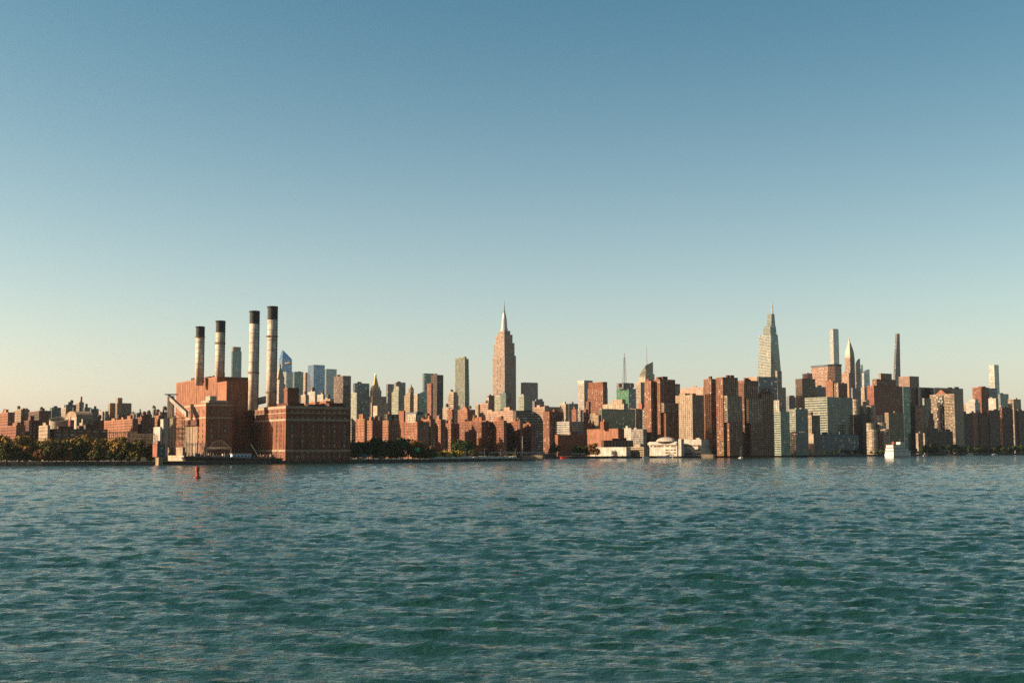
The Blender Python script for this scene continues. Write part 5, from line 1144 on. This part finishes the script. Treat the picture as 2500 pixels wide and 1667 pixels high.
m = MB(); m.box(-1.6, 15.8, -5, 4.8, 8.6, 9.1); m.build('roof', wm('cream'), dh)
for k in range(5): m = MB(); m.box(.3 + 3 * k, 2 + 3 * k, -4.34, -4.22, 6, 7.6); m.build('window', gm('navy'), dh)
for x0, x1, z1 in ((24, 31, 17), (33, 28, 12)): m = MB(); m.bar((x0, 0, 4), (x0 - (x1 - x0) * 1.2, -1, z1), .3); m.bar((x0, 0, 4), (x0, 0, 9), .35); m.build('derrick', wm('green_grey'), root)
# red buoy
p = on(481.5, 1167); root = thing('buoy', 'red navigation buoy floating in the open river', 'buoy', (p.x, p.y, -.25), 0); root.scale = (.88, .88, .93); redm = surf('buoy_red', (.26, .035, .028), rough=.55, var=.2, scale=1.5)
m = MB(); m.lathe(0, 0, [(1.4, -.8), (1.62, 0), (1.62, .8), (1.25, 1.05), (.62, 1.3)], 20); m.build('float', redm, root, smooth=False)
m = MB(); m.lathe(0, 0, [(.85, 1.25), (.75, 2.0), (.68, 3.3)], 14)
for k in range(4): a = k * math.pi / 2 + .4; m.bar((1.1 * math.cos(a), 1.1 * math.sin(a), 1.0), (.5 * math.cos(a), .5 * math.sin(a), 3.4), .07)
m.build('tower', redm, root)
m = MB(); m.lathe(0, 0, [(.6, 3.2), (1.0, 3.3), (1.0, 5.2), (.6, 5.45), (.2, 5.5)], 14); m.build('radar_drum', redm, root)
m = MB(); m.lathe(0, 0, [(.14, 5.5), (.16, 5.75), (.08, 5.9)], 8); m.build('lantern', gm('dark'), root)
# big white ferry
p = on(2196, 1117.2); root = thing('ferry', 'three decked white ferry steaming past the balcony towers', 'ferry', (p.x, p.y, 0), R(38))
root.scale = (1.22, 1.22, 1.25); Lf, Wf = 40.0, 12.5
m = MB(); hull(Lf, Wf, 4.2, m, .3); m.build('hull', hullw, root)
m = MB(); m.box(-Lf * .49, Lf * .3, -Wf * .5 - .06, Wf * .5 + .06, 1.2, 1.9); m.build('rubbing_strake', wm('rust_red'), root)
z = 4.25
for k, (x0, x1, w, h) in enumerate(((-.48, .34, 11.4, 3.4), (-.47, .24, 10.6, 3.2), (-.46, .10, 9.6, 3.0))):
    m = MB(); m.box(Lf * x0, Lf * x1, -w / 2, w / 2, z, z + h); dk = m.build('deckhouse', hullw, root)
    n = int((x1 - x0) * Lf / 2.6)
    for j in range(n):
        for s in (-1, 1): mm = MB(); x = Lf * x0 + 1.2 + j * 2.6; mm.box(x, x + 1.7, s * w / 2 - .05, s * w / 2 + .05, z + 1.1, z + 2.4); mm.build('window', gm('dark'), dk)
    m = MB(); m.box(Lf * x0 - 1, Lf * x1 + 1.6, -w / 2 - .7, w / 2 + .7, z + h, z + h + .3); m.build('deck_edge', wm('tan' if k else 'white'), dk)
    z += h + .35
m = MB(); m.box(Lf * -.05, Lf * .12, -3, 3, z, z + 2.8); wh = m.build('wheelhouse', hullw, root); m = MB(); m.box(Lf * .12 - .02, Lf * .12 + .06, -2.7, 2.7, z + 1.2, z + 2.4); m.build('window', gm('dark'), wh)
m = MB(); m.box(-Lf * .3, -Lf * .2, -1.6, 1.6, z, z + 3.2); m.build('funnel', wm('rust_red'), root)
m = MB(); m.bar((2, 0, z + 2.8), (2, 0, z + 7), .12); m.bar((1, 0, z + 5), (3, 0, z + 5), .08); m.build('mast', wm('grey'), root)
def motor_yacht(label, x, y, L, rz, decks=2, group=None):
    p = on(x, y); root = thing('motor_yacht', label, 'boat', (p.x, p.y, 0), rz, group); s = L / 20
    m = MB(); hull(L, L * .26, 2.2 * s, m, .42); m.build('hull', hullw, root); z = 2.2 * s
    for k in range(decks):
        m = MB(); x0, x1, w = -L * (.42 - .06 * k), L * (.18 - .1 * k), L * (.2 - .03 * k); m.loft([[(x0, -w / 2, z), (x1, -w / 2, z), (x1, w / 2, z), (x0, w / 2, z)], [(x0 + .3, -w / 2.2, z + 2.1 * s), (x1 - 1.6 * s, -w / 2.2, z + 2.1 * s), (x1 - 1.6 * s, w / 2.2, z + 2.1 * s), (x0 + .3, w / 2.2, z + 2.1 * s)]]); c = m.build('cabin', hullw, root)
        for sd in (-1, 1): m = MB(); m.box(x0 + 1.2 * s, x1 - 2.2 * s, sd * w / 2.08 - .04, sd * w / 2.08 + .04, z + .8 * s, z + 1.5 * s); m.build('window', gm('dark'), c)
        z += 2.1 * s
    m = MB(); m.bar((-L * .05, 0, z), (-L * .07, 0, z + 2.2 * s), .1 * s); m.build('mast', wm('grey'), root)
motor_yacht('large white yacht moored below the cream and teal blocks', 1995, 1113.2, 31, R(188), 3)
motor_yacht('white cabin cruiser moored by the domed school', 1612, 1117.6, 11, R(10), 1)
motor_yacht('white two decked cruiser moored by the domed school', 1627, 1117.6, 13, R(170), 2)
motor_yacht('small white cruiser at the striped garage corner', 1577, 1118, 10, R(5), 1)
motor_yacht('white cruiser moored before the domeless school wing', 1650, 1117.4, 12, R(175), 1)
motor_yacht('small white boat moored at the up-river park', 2367, 1111, 15, R(180), 2)
motor_yacht('tiny white boat near the arcade pavilion', 2258, 1113, 8, R(20), 1)
motor_yacht('tiny white boat under way past the end of the bank', 2428, 1110.5, 12, R(190), 1)
p = on(1378, 1119.8); root = thing('tug', 'small red tug tied up by the thin roofed shelter', 'boat', (p.x, p.y, 0), R(178))
m = MB(); hull(12, 4.2, 1.9, m, .35); m.build('hull', CARM['red'], root); m = MB(); m.box(-3, 2.2, -1.4, 1.4, 1.9, 3.9); c = m.build('cabin', wm('rust_red'), root); m = MB(); m.box(-1.5, 1.9, -1.5, -1.41, 2.7, 3.5); m.build('window', gm('dark'), c)
m = MB(); m.lathe(-1.8, 0, [(.4, 3.9), (.35, 5.6)], 8); m.build('funnel', wm('dark'), root)
def sloop(label, x, y, mh, rz):
    p = on(x, y); root = thing('sailboat', label, 'sailboat', (p.x, p.y, 0), rz); L = mh * .75; m = MB(); hull(L, L * .28, 1.2, m, .5); m.build('hull', hullw, root)
    m = MB(); m.box(-L * .2, L * .12, -L * .08, L * .08, 1.2, 1.9); m.build('cabin', hullw, root)
    m = MB(); m.lathe(L * .05, 0, [(.13, 1.2), (.08, mh)], 6); ms = m.build('mast', wm('white'), root); m = MB(); m.bar((L * .05, 0, 2.4), (-L * .4, 0, 2.5), .16); m.build('boom', wm('cream'), ms)
    m = MB(); m.bar((L * .05, -1.1, mh * .62), (L * .05, 1.1, mh * .62), .05); m.bar((L * .5, 0, 1.4), (L * .05, 0, mh), .03); m.bar((-L * .48, 0, 1.3), (L * .05, 0, mh), .03); m.build('rigging', wm('grey'), ms)
sloop('sailboat with bare mast below the brick river towers', 1809, 1118.6, 16, R(60))
sloop('sailboat with bare mast beside the arcade pavilion', 2316, 1111.4, 20, R(100))
# ------------------------------------------------------------------ haze over river and city
def haze():
    m = bpy.data.materials.new('haze_air'); m.use_nodes = True; nt = m.node_tree
    for n in list(nt.nodes):
        if n.type == 'BSDF_PRINCIPLED': nt.nodes.remove(n)
    v = nt.nodes.new('ShaderNodeVolumePrincipled'); v.inputs['Color'].default_value = (.80, .90, 1.0, 1); v.inputs['Density'].default_value = HAZE; v.inputs['Anisotropy'].default_value = 0.5
    nt.links.new(v.outputs[0], nt.nodes['Material Output'].inputs['Volume'])
    mb = MB(); mb.box(-6500, 6500, -300, 9800, -6, 545); o = mb.build('haze', m, None, 'stuff'); o['label'] = 'thin pale haze over river and city'; o['category'] = 'haze'
if HAZE: haze()
